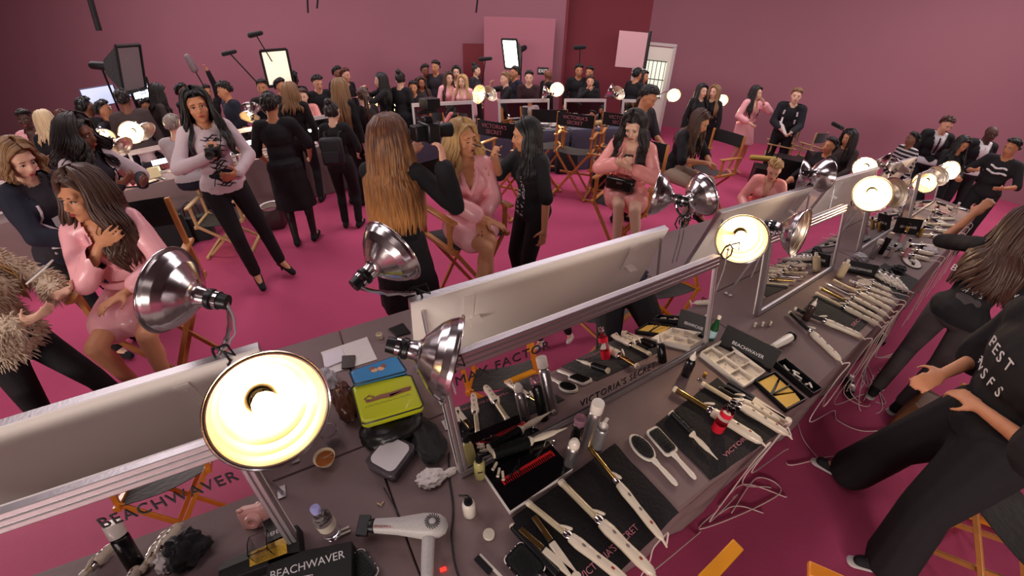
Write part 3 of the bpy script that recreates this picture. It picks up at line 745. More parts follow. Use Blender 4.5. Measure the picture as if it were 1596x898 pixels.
    if shoes and not nolegs:
        for s in (-1, 1):
            a, hl, toe, fwd = FT[s]
            b = MB(); b.caps(hl+Vector((0,0,.004)), hl+fwd*.07, .04, .04, 12); b.caps(hl+fwd*.06, toe+Vector((0,0,-.002)), .042, .031, 12); b.caps(a+Vector((0,0,.01)), hl, .04, .038, 12)
            me = remesh(b, 'shoe', max(vox, .012), 3, .4); me.transform(Matrix.Scale(S, 4)); so = put(me, 'shoe', shoes, root)
            if soles:
                c_ = (hl+toe)/2-V3((0,0,.018)); q_ = MB(); q_.caps(hl-V3((0,0,.02))-fwd*.01, toe-V3((0,0,.008))+fwd*.008, .033, .03, 12); zz = min(v.z for v in q_.v)
                for v in q_.v: v.z = zz+.012+(v.z-zz)*.32
                for k in range(len(q_.v)): q_.v[k] = (hl+toe)/2+(q_.v[k]-(hl+toe)/2)*1.12*S/S
                q_.v = [v*S for v in q_.v]; q_.build('sole', mat('white rubber sole', (205,198,196), .6), so)
            if heel:
                MB().cyl((hl-fwd*.01-V3((0,0,.02)))*S, (hl-fwd*.015-V3((0,0,.02+heel)))*S, .014*S, .008*S, 8).build('heel', shoes, so)
    # ---- hair
    do_hair(root, hair, hp, MH, nb, MT, S, vox, U, R, Fw, **hairkw)
    root['_s'] = S
    W = Matrix.Translation(root.location) @ Matrix.Rotation(math.radians(yaw), 4, 'Z')
    return dict(root=root, W=W, S=S, wr={s: W @ (A[s][2]*S) for s in A}, hand={s: W @ ((A[s][2]+(A[s][2]-A[s][1]).normalized()*.07)*S) for s in A}, head=W @ (hc*S), hp=lambda x, y, z: W @ (hp(x, y, z)*S), nb=W @ (nb*S), pel=W @ (pel*S), MT=MT, MH=MH, dirs={s: (W.to_3x3() @ (A[s][2]-A[s][1]).normalized()) for s in A},
                tp=lambda x, y, z: (pel+MT @ V3((x, y, z)))*S)

FOOT = [('main', -4.05, 7.97, .17, 1.80), ('far', -2.6, 3.0, -.55, .25), ('side', -3.3, 2.75, -.45, .35)]
def clear_dist(px, py, d, m=.16):
    # nearest distance along the sight line where no table stands
    def bad(q):
        w = PD(px, py, q)
        for row, a0, a1, b0, b1 in FOOT:
            o, h = ROWS[row]; x, y = w.x-o.x, w.y-o.y; a = x*math.cos(h)+y*math.sin(h); b = -x*math.sin(h)+y*math.cos(h)
            if a0-m < a < a1+m and b0-m < b < b1+m: return True
        return False
    for k in range(60):
        for s in (1, -1):
            if not bad(d+s*k*.05): return d+s*k*.05
    return d
def ppl(label, px, py, dist, rel, **k):
    # a person whose crown shows at (px, py), dist metres off; rel 0 faces the camera, + turns towards the photo's right
    if dist > 4.2: dist = clear_dist(px, py, dist)
    w = PD(px, py, dist); az = math.degrees(math.atan2(w.x, w.y))
    k.setdefault('vox', .012 if dist < 5 else .016 if dist < 7 else .02)
    if k['vox'] >= .019: k.setdefault('eyes', dist < 9.5)
    return person(label, (0,0,0), 180-az+rel, k.pop('h', 1.72), top_at=w, **k)

def do_hair(root, hair, hp, MH, nb, MT, S, vox, U, R, Fw, length=None, front=.55, n=None, wave=.012, width=.02, seed=1, puff=0., amin=.36):
    style, col = hair; m = ombre() if col == 'ombre' else hairm(col); rnd = random.Random(seed*13+5)
    if style == 'bald': return
    b = MB()
    if style in ('short', 'buzz'):
        k_ = .3 if style == 'buzz' else 1.
        c0 = hp(0,-.014,.028)
        b.ell(hp(0,-.024,.036), (.0775,.0935,.0895), MH, 20, 14)
        hpi = hp(0,0,0); Mi = MH.transposed()
        me = bpy.data.meshes.new('hair'); me.from_pydata([tuple(v) for v in b.v], [], b.f)
        cut(me, lambda co: (lambda q: (q.y > .03 and q.z < .07) or (q.y > -.02 and q.z < .02) or q.z < -.05)(Mi @ (co-hpi)))
        b.v = [v.co.copy() for v in me.vertices]; b.f = [tuple(p.vertices) for p in me.polygons]; bpy.data.meshes.remove(me)
        for i in range(64 if vox > .012 else 130):
            a = rnd.uniform(0, 2*PI); ca = math.cos(a); tend = 1.02 if ca > .55 else 1.02+(.55-ca)*.95
            t0 = rnd.uniform(.0, .75)*tend; t1 = min(t0+rnd.uniform(.45,.7), tend)
            p = []
            for k in range(4):
                t = t0+(t1-t0)*k/3; o_ = (.008+.012*rnd.random()*(1 if k < 3 else .3))*k_; a2 = a+rnd.uniform(-.08,.08)
                p.append(c0+MH @ Vector(((.077+o_)*math.sin(a2)*math.sin(t), (.096+o_)*math.cos(a2)*math.sin(t), (.092+o_+(.012*k_ if ca > .3 else 0))*math.cos(t))))
            b.tube(p, [.009,.012,.0115,.005], 5)
        for i_ in range(len(b.v)): b.v[i_] = b.v[i_]*S
        b.build('hair', m, root, smooth=180)
        return
    # locks over the scalp
    n = n or (46 if vox > .012 else 150); nn = 6 if vox > .012 else 10; fine = vox <= .012
    nth = n if not fine else int(n*.45)
    if fine: n = nth+int(n*3.0)
    r0 = .015 if vox > .012 else width*.5
    cap = MB(); cap.ell(hp(0,-.018,.03), (.079,.096,.093), MH, 44, 30)
    me = bpy.data.meshes.new('hair'); me.from_pydata([tuple(v) for v in cap.v], [], cap.f)
    hpi = hp(0,0,0); Mi = MH.transposed()
    cut(me, lambda co: (lambda q: q.z < .075-max(0, .062-q.y)*1.15 or q.z < -.07)(Mi @ (co-hpi)))
    cap.v = [v.co.copy() for v in me.vertices]; cap.f = [tuple(p.vertices) for p in me.polygons]; bpy.data.meshes.remove(me)
    b = cap
    if style == 'bun':
        b.ell(hp(0,-.055,.135), (.05,.05,.045), MH, 14, 10)
        length = 0
    if style in ('bun', 'pony'):
        for i in range(n//2):
            a = rnd.uniform(-2.3, 2.3); ca, sa = math.cos(a), math.sin(a)
            end = hp(0,-.05,.115) if style == 'bun' else hp(0,-.118,.05)
            p = [hp(.083*sa*(1), .083*ca*.9-.005, .045 if ca > .3 else -.03+.03*ca)]
            for k in range(1, 5):
                t = k/4; q = p[0].lerp(end, t); c0 = hp(0,-.016,.028); dv = q-c0; lq = MH.transposed() @ dv
                s_ = 1/max(math.sqrt((lq.x/.084)**2+(lq.y/.104)**2+(lq.z/.1)**2), 1e-3); q = c0+dv*s_; p.append(q)
            b.tube(p, [.008,.011,.011,.011,.009], 5)
        if style == 'pony':
            L = length or .36
            for i in range(n//3):
                o = Vector((rnd.uniform(-.02,.02), rnd.uniform(-.015,.015), 0)); p = []
                for k in range(nn):
                    t = k/(nn-1); p.append(hp(0,-.118,.05)+(-(MH @ Vector((0,1,0)))*.05*math.sin(min(t*3,1.57)))+o*(1+t)+Vector((math.sin(t*7+i)*.006, math.cos(t*6+i)*.006, -t*L)))
                b.tube(p, [.009*(1-.6*k/(nn-1)) for k in range(nn)], 5)
    else:
        L0 = {'long': .46, 'mid': .3, 'bob': .18, 'up': .1}.get(style, .4); L0 = length or L0
        nf = 44 if fine else 14
        for i in range(-nf, n):
            f = (i+.5)/n if not fine else ((i+.5)/nth if i < nth else rnd.random())
            amin = math.pi*(amin if style != 'bob' else .4) if i == 0 else amin; a = amin+(2*math.pi-2*amin)*f+rnd.uniform(-.05,.05)   # 0 = straight ahead
            sx, cy_ = math.sin(a), math.cos(a)
            lay = rnd.uniform(0, 1 if not fine else .45) if (not fine or i < nth) and i >= 0 else rnd.uniform(.35, 1.3); out = .006+lay*.014+puff*lay*.35
            p = []
            if i < 0:      # swept from the parting along the hairline to the temple
                sd = 1 if i % 2 else -1; u = rnd.random(); jo = rnd.uniform(0, .008)
                a = PI-sd*(PI-amin*rnd.uniform(.98, 1.25)) if sd > 0 else 2*PI-amin*rnd.uniform(.98, 1.25)
                if sd > 0: a = amin*rnd.uniform(.98, 1.25)
                sx, cy_ = math.sin(a), math.cos(a); sx_ = 1 if sx > 0 else -1
                for (X_, Y_, Z_) in ((.004, .066-.05*u, .108+.012*u), (.04, .07-.05*u, .10+.008*u), (.07, .05-.035*u, .062+.01*u), (.083, .022-.02*u, .01)): p.append(hp(sx_*(X_+jo*.5), Y_+jo*.6, Z_+jo*.8))
            # over the scalp from the parting down to ear level
            for k in range(4 if i >= 0 else 0):
                t = (k/3.)*1.35+.12; st, ct = math.sin(t), math.cos(t)
                p.append(hp(0,-.012,.028)+MH @ Vector(((.076+out)*sx*st, (.096+out)*cy_*st+(.02*(1-st) if cy_ > 0 else 0), (.092+out)*ct)))
            q0 = p[-1]; dirn = (MH @ Vector((sx, cy_, 0))); L = L0*rnd.uniform(.82, 1.05)
            ph = a*2.3+lay*1.2+rnd.uniform(-.45,.45); ph2 = a*2.9+1+rnd.uniform(-.45,.45)
            for k in range(1, nn):
                t = k/(nn-1); zz = -L*t; q = q0+Vector((0,0,zz))+Vector((dirn.x, dirn.y, 0))*(.02*math.sin(t*2.4)+puff*t*.6)
                w = wave*min(1, t*2); q += Vector((math.sin(t*9+ph)*w, math.cos(t*8+ph2)*w, 0))
                # keep outside neck, shoulders and trunk
                lq = MT.transposed() @ (q-nb)
                if lq.z < .02:
                    rx = .07+min(max(-lq.z, 0)*1.0, .085); ry = .075+min(max(-lq.z, 0)*.9, .05)+(.05 if lq.y > 0 and lq.z < -.1 else 0)
                    dd = math.hypot(lq.x/rx, lq.y/ry)
                    if dd < 1.12 and dd > 1e-3:
                        lq.x *= 1.12/dd*1.0; lq.y *= 1.12/dd; q = nb+MT @ lq
                p.append(q)
            q_ = r0 if (not fine or i < nth) and i >= 0 else r0*(.5 if fine else .7); r = [q_*.7]+[q_*1.05]*(len(p)-3)+[q_*.8, q_*.25]
            b.tube(p, r, 5 if vox > .012 else 6)
    for i_ in range(len(b.v)): b.v[i_] = b.v[i_]*S
    b.build('hair', m, root, smooth=180)
# ================================================================ the people
NL = dict(shoes=None)
satin = dict(robe=F_SATIN)
# --- nearest ones
brown_model = ppl('woman with long brown waves in a pink robe, seated at the left, hand on chest', 112, 268, 2.62, -28, skin='tan', hair=('long','brown'), robe=F_SATIN, sit=True, vox=.0085, lean=6, look=(-30,2,-4),
    rh=(-.02,.19,1.23), re=(1,-.1,-.8), lh=(-.06,.3,.98), le=(-1,-.3,-.4), palms=((0,-1,.1),(0,0,-1)), hdir=((-.7,.3,.35),(.6,.6,0)), curl=(18,25), robehem=.55, shoes=None, rf=(.16,.34,.36), lf=(-.04,.42,.36),
    hairkw=dict(length=.42, wave=.028, width=.03, puff=.045, n=170))
photographer = ppl('photographer with very long red-brown hair seen from behind, black dress', 602, 184, 2.32, 152, skin='fair', hair=('long','ombre'), dress=F_BLACK, vox=.0085, lean=5, look=(-12,0,0), fat=1.08,
    rhw=PS(692,262,2.22), re=(.3,.2,-1.2), lh=(-.08,.42,1.38), le=(-1,0,-1), palms=((-.9,.1,.2),(.6,0,.8)), hdir=((-.2,.35,.9),(.3,.8,.3)), curl=(45,50), robehem=.62, tights=F_SHEER, sleeve=.98,
    hairkw=dict(length=.54, wave=.014, width=.026, puff=.03, n=230, seed=4))
blond_model = ppl('woman with blond waves in a pink satin robe having her face made up', 719, 190, 2.72, 34, twist=-18, skin='tan', hair=('long','blond'), robe=F_SATIN, sit=True, vox=.0075, lean=-2, look=(16,-2,2), closed=True, lips=lipd,
    rh=(.05,.30,.97), re=(1,-.3,-.3), lh=(.04,.22,.95), le=(-1,-.2,-.4), palms=((0,0,-1),(0,0,-1)), hdir=((-.6,.75,-.3),(.5,.8,-.25)), curl=(14,14), robehem=.5, shoes=None, rf=(.14,.46,.4), lf=(.30,.50,.5), lk=(.2,1,.6),
    hairkw=dict(length=.34, wave=.026, width=.026, puff=.035, n=150, seed=2))
artist = ppl('makeup artist with a long dark ponytail in black, brushing the face of the blond woman', 818, 185, 2.86, -56, skin='tan', hair=('long','black'), top=F_BLACK, bottom=F_BLACK, vox=.0085, lean=7, look=(-26,12,0), sleeve=.5,
    rhw=PS(772,246,2.74), re=(.6,-.2,-1.2), lh=(-.27,.05,.80), le=(-.5,-.8,-.2), palms=((-.6,.2,.4),(1,0,0)), hdir=((-.5,.5,.6),(0,.1,-1)), curl=(60,25),
    hairkw=dict(length=.36, wave=.012, width=.026, n=120, seed=7, amin=.48))
texter = ppl('woman with long dark waves in a pink satin robe, seated looking down at her phone', 988, 178, 3.45, -14, skin='light', hair=('long','dark'), robe=F_SATIN2, sit=True, vox=.0085, lean=6, look=(0,26,6),
    rh=(.03,.26,1.17), re=(1,-.2,-.6), lh=(-.05,.27,1.14), le=(-1,-.2,-.5), palms=((-.6,0,.6),(.5,.1,.7)), hdir=((-.5,.6,.3),(.5,.6,.3)), curl=(40,40), robehem=.52, shoes=None, rf=(-.12,.46,.42), lf=(-.3,.42,.42), rk=(-.3,1,.6),
    hairkw=dict(length=.36, wave=.024, width=.026, puff=.03, n=120, seed=5))
whitesw = ppl('standing woman with long black hair, white sweater and black trousers, holding a small camera', 296, 139, 3.95, 12, skin='tan', hair=('long','black'), top=F_WHITE, bottom=F_BLACK, vox=.0085, lean=2, look=(-12,4,4), heel=.07,
    rh=(.11,.27,1.30), re=(1,-.1,-.8), lh=(-.07,.27,1.12), le=(-1,-.3,-.4), palms=((-1,.1,.2),(1,.2,.2)), hdir=((-.3,.5,.75),(.85,.4,.1)), curl=(45,50), rf=(.03,.07,.15), lf=(-.24,.02,.14),
    hairkw=dict(length=.40, wave=.02, width=.024, puff=.02, n=120, seed=8))
blackdress = ppl('woman in a black coat dress and sheer tights, seen from behind', 416, 146, 4.67, 166, skin='tan', hair=('short','dark'), dress=F_BLACK, vox=.01, lean=2, sleeve=.55, robehem=.56, tights=F_SHEER, fat=1.12,
    rh=(.24,.27,.98), re=(.8,-.6,-.3), lh=(-.22,.2,.95), rf=(.11,.02,.085), lf=(-.09,-.06,.085), eyes=False)
furcoat = person('person in a shaggy beige fur jacket and black trousers at the left edge', (-2.72,1.06,0), -75, 1.72, skin='light', hair=('long','blond'), top=fab('shaggy beige fur', (226,206,182), .95, bump=1., bscale=90), bottom=F_BLACK, vox=.011, lean=6, sleeve=.9,
    rh=(.18,.40,1.18), re=(.8,-.6,-.5), lh=(-.05,.40,1.17), le=(-1,-.4,-.5), palms=((-.6,0,.7),(.3,0,1)), hdir=((-.2,.9,.2),(0,.95,.3)), curl=(40,38), lf=(-.02,.40,.09), rf=(.1,-.25,.1))
bobbed = ppl('woman with a blond bob and a navy white-trimmed jacket at the left edge', 18, 221, 3.75, 30, skin='light', hair=('bob','dirty'), top=F_DARK, outer=(F_NAVY, .98), bottom=F_BLACK, vox=.011, lean=4, look=(-6,24,0),
    rh=(.03,.30,1.02), re=(1,-.3,-.4), lh=(-.03,.30,1.0), le=(-1,-.3,-.4), palms=((0,-.6,-.6),(0,-.6,-.6)), hdir=((-.8,.4,-.3),(.8,.4,-.3)), curl=(35,35), hairkw=dict(puff=.01, width=.024, length=.13))
curly = ppl('woman with dark curly hair in a white and black jacket holding a red phone', 112, 184, 4.15, 42, skin='brown', hair=('mid','dark'), top=F_DARK, outer=(F_WHITE, .5), bottom=fab('faded jeans', (74,82,96)), vox=.011, lean=4, look=(16,10,0),
    rh=(.12,.33,1.22), re=(1,-.2,-.7), lh=(-.08,.34,1.16), le=(-1,-.3,-.5), palms=((-.5,-.2,.7),(.5,-.2,.7)), hdir=((-.4,.7,.4),(.5,.7,.3)), curl=(50,50), hairkw=dict(length=.3, wave=.04, puff=.06, width=.03))
reacher = ppl('long-haired woman in a lettered black shirt reaching up over the long table', 1612, 330, 3.55, 178, skin='tan', hair=('long','brown'), top=F_BLACK, bottom=F_GREYP, vox=.010, lean=10, look=(10,10,0), sleeve=.5,
    lh=(-.30,.32,1.50), le=(-1,.35,-1.1), rh=(.24,.16,.84), soles=True, palms=(None,(.3,.8,0)), hdir=(None,(.3,.3,.9)), curl=(40,30), hairkw=dict(length=.5, puff=.04, width=.028, n=120))
stander = person('tall person in loose black shirt and trousers at the bottom right, seen from behind', (2.16,.72,0), 62, 1.8, fem=False, skin='tan', hair=('short','dark'), top=F_BLACK, bottom=F_BLACK, vox=.010, lean=10, sleeve=.5, fat=1.2, baggy=.045, look=(0,25,0),
    lh=(-.10,.20,1.08), le=(-1,-.3,-.3), rh=(.12,.26,1.05), palms=((.5,0,-1),(.5,-.2,-1)), soles=True, lf=(-.23,-.02,.09), rf=(.27,.14,.09), curl=(30,35), shoes=F_BLACK)
whiteshoes = person('person in black with white shoes, whose feet show in the mirror', (2.95,-.45,0), 90, 1.72, skin='fair', hair=('mid','brown'), top=F_BLACK, bottom=F_BLACK, vox=.014, lean=3, shoes=fab('white sneaker leather', (230,222,216), .5), hem=.93,
    lf=(-.17,.1,.085), rf=(.15,-.12,.085))
# --- middle distance
ppl('seated woman in a black shirt with long brown hair, right of the phone-holding robed woman', 1100, 174, 4.55, 62, skin='tan', hair=('long','brown'), top=F_BLACK, bottom=F_BEIGE, sit=True, lean=16, look=(8,26,0), sleeve=.5,
    rh=(.08,.42,1.05), lh=(-.06,.42,1.03), re=(1,-.3,-.5), le=(-1,-.3,-.5), curl=(45,45), hairkw=dict(length=.4, n=70))
ppl('bearded man in a dark polo standing behind the robed woman with the phone', 1018, 137, 4.9, 55, fem=False, skin='tan', hair=('short','dark'), top=F_DARK, bottom=F_BLACK, lean=4, look=(10,26,0), rh=(.14,.36,1.1), lh=(-.1,.36,1.08), sleeve=.5)
bunwoman = ppl('woman with a dark bun and small backpack, seen from behind, left of the red-haired photographer', 515, 154, 4.85, 160, skin='light', hair=('bun','dark'), top=F_BLACK, bottom=F_BLACK, lean=4, look=(-25,5,0), rh=(.18,.32,1.02), lh=(-.16,.34,1.05), eyes=True)
ppl('older woman with cropped blond hair in a peach robe, seated low behind the mirror row', 1212, 252, 4.95, 6, skin='fair', hair=('short','blond'), robe=F_SATIN2, sit=True, lean=12, look=(0,28,0), shoes=None)
ppl('seated man with thinning hair and navy trousers, back turned, before the left lit mirror', 263, 178, 5.4, 150, fem=False, skin='light', hair=('buzz','grey'), top=F_GREY, bottom=F_NAVY, sit=True, lean=4)
ppl('barefoot dark-haired woman in a pink robe, hand at her cheek, by the right wall', 1181, 134, 8.7, 48, skin='light', hair=('long','dark'), robe=F_SATIN, vox=.016, lean=3, lh=(-.05,.22,1.45), le=(-1,.1,-.8), rh=(.14,.22,1.05), shoes=None, robehem=.38, look=(20,0,0), eyes=True)
papersman = ppl('man in a black and white sports jacket with white papers, by the equipment cases', 1245, 138, 8.5, 4, fem=False, skin='light', hair=('short','dirty'), top=F_BLACK, outer=(fab('black jacket', (28,28,36)), .98), bottom=F_BLACK, rh=(.1,.32,1.05), lh=(-.1,.34,1.02), eyes=True, vox=.016)
ppl('hooded long-haired person in a dark brown coat beside a microphone stand', 1328, 203, 7.3, -22, sit=True, skin='olive', hair=('long','dark'), top=fab('dark brown coat', (66,52,50)), bottom=F_BLACK, lean=3, look=(-12,8,0), hairkw=dict(length=.45, puff=.04), fat=1.1)
ppl('young person with short black hair in a black and white striped sweater', 1428, 207, 8.35, -40, fem=False, skin='brown', hair=('short','black'), top=MATS.get('x') or F_GREY, bottom=F_BLACK, lean=3, look=(-20,0,0), fat=.9)['root']['stripe'] = 1
suit1 = ppl('fair-skinned man in a black suit and tie by the right wall, looking down', 1483, 184, 9.3, 30, fem=False, skin='fair', hair=('short','brown'), top=fab('white shirt', (222,216,220), .7), outer=(F_SUIT, .98), bottom=F_SUIT, lean=3, look=(14,22,0), vox=.016, eyes=True, fat=1.1)
suit2 = ppl('dark-skinned bald man in a black suit with white collar near the right edge', 1552, 197, 9.6, 40, fem=False, skin='dark', hair=('bald','black'), top=fab('white shirt', (222,216,220), .7), outer=(F_SUIT, .98), bottom=F_SUIT, lean=3, look=(10,14,0), vox=.016, eyes=True, fat=1.1)
ppl('woman with straight black hair in black looking at her phone, between the two suited men', 1508, 215, 8.5, 36, skin='tan', hair=('long','black'), top=F_BLACK, bottom=F_BLACK, lean=3, look=(14,22,0), rh=(.06,.34,1.1), lh=(-.06,.34,1.1), hairkw=dict(length=.34))
shirtman = ppl('short-haired man in a black shirt with white writing at the right edge', 1583, 217, 8.25, -10, fem=False, skin='olive', hair=('short','black'), top=F_BLACK, bottom=F_BLACK, lean=3, look=(-18,10,0), sleeve=.5, lh=(-.2,.3,1.1), rh=(.2,.25,1.2))
# --- the crowd along the back
B_ = dict(top=F_BLACK, bottom=F_BLACK)
far = [
 ('dark-skinned person in a pink robe at the far left edge', 33,172, 7.9,-20, dict(skin='dark', hair=('short','black'), robe=F_SATIN, shoes=None)),
 ('blond-haired woman in black seen from behind at the far left', 62,173, 7.2,160, dict(skin='fair', hair=('mid','pale'), **B_)),
 ('person with reddish dark hair behind the blond one at the far left', 92,172, 7.8,30, dict(skin='olive', hair=('mid','auburn'), top=F_DARK, bottom=F_BLACK)),
 ('tall dark-haired person in black left of the lit laptop screens', 126,153, 7.4,120, dict(fem=False, skin='brown', hair=('short','black'), **B_)),
 ('person in a dark cap below the lit laptop screens', 155,158, 7.3,60, dict(fem=False, skin='olive', hair=('short','dark'), top=F_DARK, bottom=F_BLACK)),
 ('man with dark hair seen from behind under the tilted softbox', 186,140, 6.6,170, dict(fem=False, skin='brown', hair=('short','dark'), top=F_GREYB, bottom=F_BLACK)),
 ('hunched dark-haired person right of the white led panel', 246,132, 7.6,100, dict(skin='olive', hair=('mid','dark'), top=F_GREYB, bottom=F_BLACK, look=(0,25,0))),
 ('small person in dark clothes right below the led panel', 224,155, 7.7,10, dict(skin='olive', hair=('short','dark'), top=F_DARK, bottom=F_BLACK)),
 ('camera operator in black behind the head of the white sweater woman', 279,131, 8.3,60, dict(fem=False, skin='tan', hair=('short','black'), rh=(.1,.3,1.5), lh=(-.05,.35,1.45), **B_)),
 ('person in black holding up the furry microphone', 318,133, 8.4,20, dict(fem=False, skin='tan', hair=('short','dark'), lh=(-.1,.1,1.98), le=(-1,0,0), **B_)),
 ('dark-haired man in a dark blue shirt, in profile left of the boom poles', 345,128, 6.7,-70, dict(fem=False, skin='tan', hair=('short','dark'), top=F_NAVY, bottom=F_BLACK, look=(-10,10,0), fat=1.15, sleeve=.5)),
 ('bespectacled man in black below the small leftmost black boom microphone', 406,124, 7.0,-10, dict(fem=False, skin='olive', hair=('short','dark'), **B_)),
 ('woman with wavy grey-blond hair seen from behind, facing the robed woman', 449,129, 6.1,165, dict(skin='fair', hair=('mid','dirty'), **B_)),
 ('woman in a pink robe being made up, far left of the center', 470,139, 6.6,-10, dict(skin='light', hair=('short','brown'), robe=F_SATIN2, shoes=None, rh=(.04,.22,1.3), sit=True)),
 ('dark silhouette of a man right of the lit softbox', 455,112, 8.2,150, dict(fem=False, skin='dark', hair=('short','black'), **B_)),
 ('person in black under the lit softbox', 434,123, 7.4,40, dict(fem=False, skin='tan', hair=('short','dark'), **B_)),
 ('man with neat dark hair in a black sports jacket, looking down', 494,118, 7.0,20, dict(fem=False, skin='fair', hair=('short','dark'), look=(0,20,0), **B_)),
 ('tall man with dark hair behind the woman with straight blond hair', 524,104, 8.7,40, dict(fem=False, skin='brown', hair=('short','black'), **B_)),
 ('man with reddish short hair in black, right behind the straight blond hair', 536,107, 8.2,50, dict(fem=False, skin='fair', hair=('short','auburn'), **B_)),
 ('woman with very long straight blond hair in black, seen from behind', 527,123, 5.6,140, dict(skin='fair', hair=('long','dirty'), hairkw=dict(length=.62), **B_)),
 ('woman with a dark ponytail in a black top with a white stripe', 565,135, 5.6,-140, dict(skin='light', hair=('pony','brown'), look=(-30,0,0), **B_)),
 ('woman in black aiming a video camera to the left', 593,114, 7.0,-80, dict(skin='light', hair=('long','black'), rh=(.1,.3,1.45), lh=(-.05,.34,1.42), **B_)),
 ('woman with a dark bun in black, seen from behind', 622,108, 7.1,150, dict(skin='light', hair=('bun','dark'), **B_)),
 ('dark-haired man facing the camera above the far mirror', 643,127, 7.0,0, dict(fem=False, skin='tan', hair=('short','black'), **B_)),
 ('woman with long brown hair in a grey brown top, arms folded', 656,120, 8.0,10, dict(skin='olive', hair=('long','brown'), top=F_GREYB, bottom=F_BLACK)),
 ('tall bearded man in black left in the group of three', 662,101, 8.8,20, dict(fem=False, skin='brown', hair=('short','dark'), fat=1.1, **B_)),
 ('tall man in a dark jacket, highest head of the group before the red door', 679,95, 8.7,-30, dict(fem=False, skin='olive', hair=('short','dark'), top=F_DARK, bottom=F_BLACK)),
 ('woman with brown hair in a pink robe, leftmost of the robed trio', 698,112, 7.7,30, dict(skin='light', hair=('long','brown'), robe=F_SATIN, shoes=None)),
 ('woman with dark hair in a pink robe, middle of the robed trio', 711,103, 8.4,0, dict(skin='light', hair=('long','dark'), robe=F_SATIN, shoes=None)),
 ('blond woman in a pink robe, rightmost of the robed trio', 721,117, 7.5,-20, dict(skin='light', hair=('long','blond'), robe=F_SATIN, shoes=None)),
 ('person with dark hair standing before the red door under the boom microphone', 741,97, 8.9,60, dict(skin='light', hair=('bun','dark'), top=F_DARK, bottom=F_BLACK)),
 ('camera operator with light brown hair in black, left of the small partition sign', 789,113, 7.3,-70, dict(fem=False, skin='light', hair=('short','dirty'), rh=(.06,.3,1.5), lh=(-.05,.34,1.3), sleeve=.5, **B_)),
 ('tall man in a navy shirt directly beneath the brightest softbox', 804,104, 8.3,-60, dict(fem=False, skin='tan', hair=('short','dark'), top=F_NAVY, bottom=F_BLACK)),
 ('man in a dark maroon sweater clasping his hands', 825,111, 7.6,0, dict(fem=False, skin='light', hair=('short','black'), top=F_MAROON, bottom=F_BLACK, sleeve=.7, rh=(.06,.3,1.05), lh=(-.04,.32,1.05))),
 ('bald man in a black suit turned away beside the small sign', 854,108, 8.6,120, dict(fem=False, skin='brown', hair=('bald','dark'), top=F_SUIT, bottom=F_SUIT)),
 ('man in a black and white jacket before the dark red wall, left of two', 903,101, 8.9,10, dict(fem=False, skin='olive', hair=('short','black'), **B_)),
 ('man in a black and white jacket before the dark red wall, right of two', 920,104, 8.9,-20, dict(fem=False, skin='olive', hair=('short','black'), **B_)),
 ('seated man in black resting his chin on his hand above the far mirror', 921,118, 7.8,0, dict(fem=False, skin='fair', hair=('short','brown'), rh=(.02,.2,1.42), re=(1,.3,-.8), lh=(-.15,.3,1.0), **B_)),
 ('person in black standing in the bright doorway, nearer one', 994,107, 8.3,140, dict(fem=False, skin='tan', hair=('short','black'), **B_)),
 ('person with brown hair in the bright doorway, half hidden', 1004,110, 9.3,60, dict(skin='tan', hair=('mid','dark'), top=F_DARK, bottom=F_BLACK)),
 ('woman with black hair and light trousers left of the small right lamp', 1096,131, 7.9,40, dict(skin='light', hair=('long','black'), top=F_BLACK, bottom=F_GREY)),
 ('woman with blond hair in black behind the small right lamp', 1117,133, 8.1,-30, dict(skin='light', hair=('long','dirty'), **B_)),
 ('crouching person in black among the equipment at the wall', 1300,215, 7.0,-40, dict(skin='tan', hair=('short','dark'), sit=True, **B_)),
 ('person in a grey sleeve seated behind the bearded man', 1003,150, 5.9,60, dict(fem=False, skin='tan', hair=('short','brown'), top=F_GREY, bottom=F_BLACK)),
]
FARP = []
for i, (lb, px, py, dd, rel, kw) in enumerate(far):
    kw = dict(kw); kw.setdefault('lean', 3)
    FARP.append(ppl(lb, px, py, dd, rel, group=None, **kw))
# stripes of the striped sweater: a banded knit on that person's top only
for o in C.objects:
    if o.get('stripe'):
        m = bpy.data.materials.new('black and white striped knit'); m.use_nodes = True; nt = m.node_tree; b_ = nt.nodes['Principled BSDF']; b_.inputs['Roughness'].default_value = .85
        tc = nt.nodes.new('ShaderNodeTexCoord'); wv = nt.nodes.new('ShaderNodeTexWave'); wv.bands_direction = 'Z'; wv.inputs['Scale'].default_value = 5.2; rp = nt.nodes.new('ShaderNodeValToRGB'); rp.color_ramp.interpolation = 'CONSTANT'
        rp.color_ramp.elements[0].color = (.012,.011,.015,1); rp.color_ramp.elements[1].color = (.6,.55,.56,1); rp.color_ramp.elements[1].position = .62
        nt.links.new(tc.outputs['Object'], wv.inputs['Vector']); nt.links.new(wv.outputs['Fac'], rp.inputs[0]); nt.links.new(rp.outputs[0], b_.inputs[0])
        for c_ in o.children:
            if c_.name.startswith('top'): c_.data.materials[0] = m
        del o['stripe']
for o in C.objects:
    if '_s' in o: del o['_s']
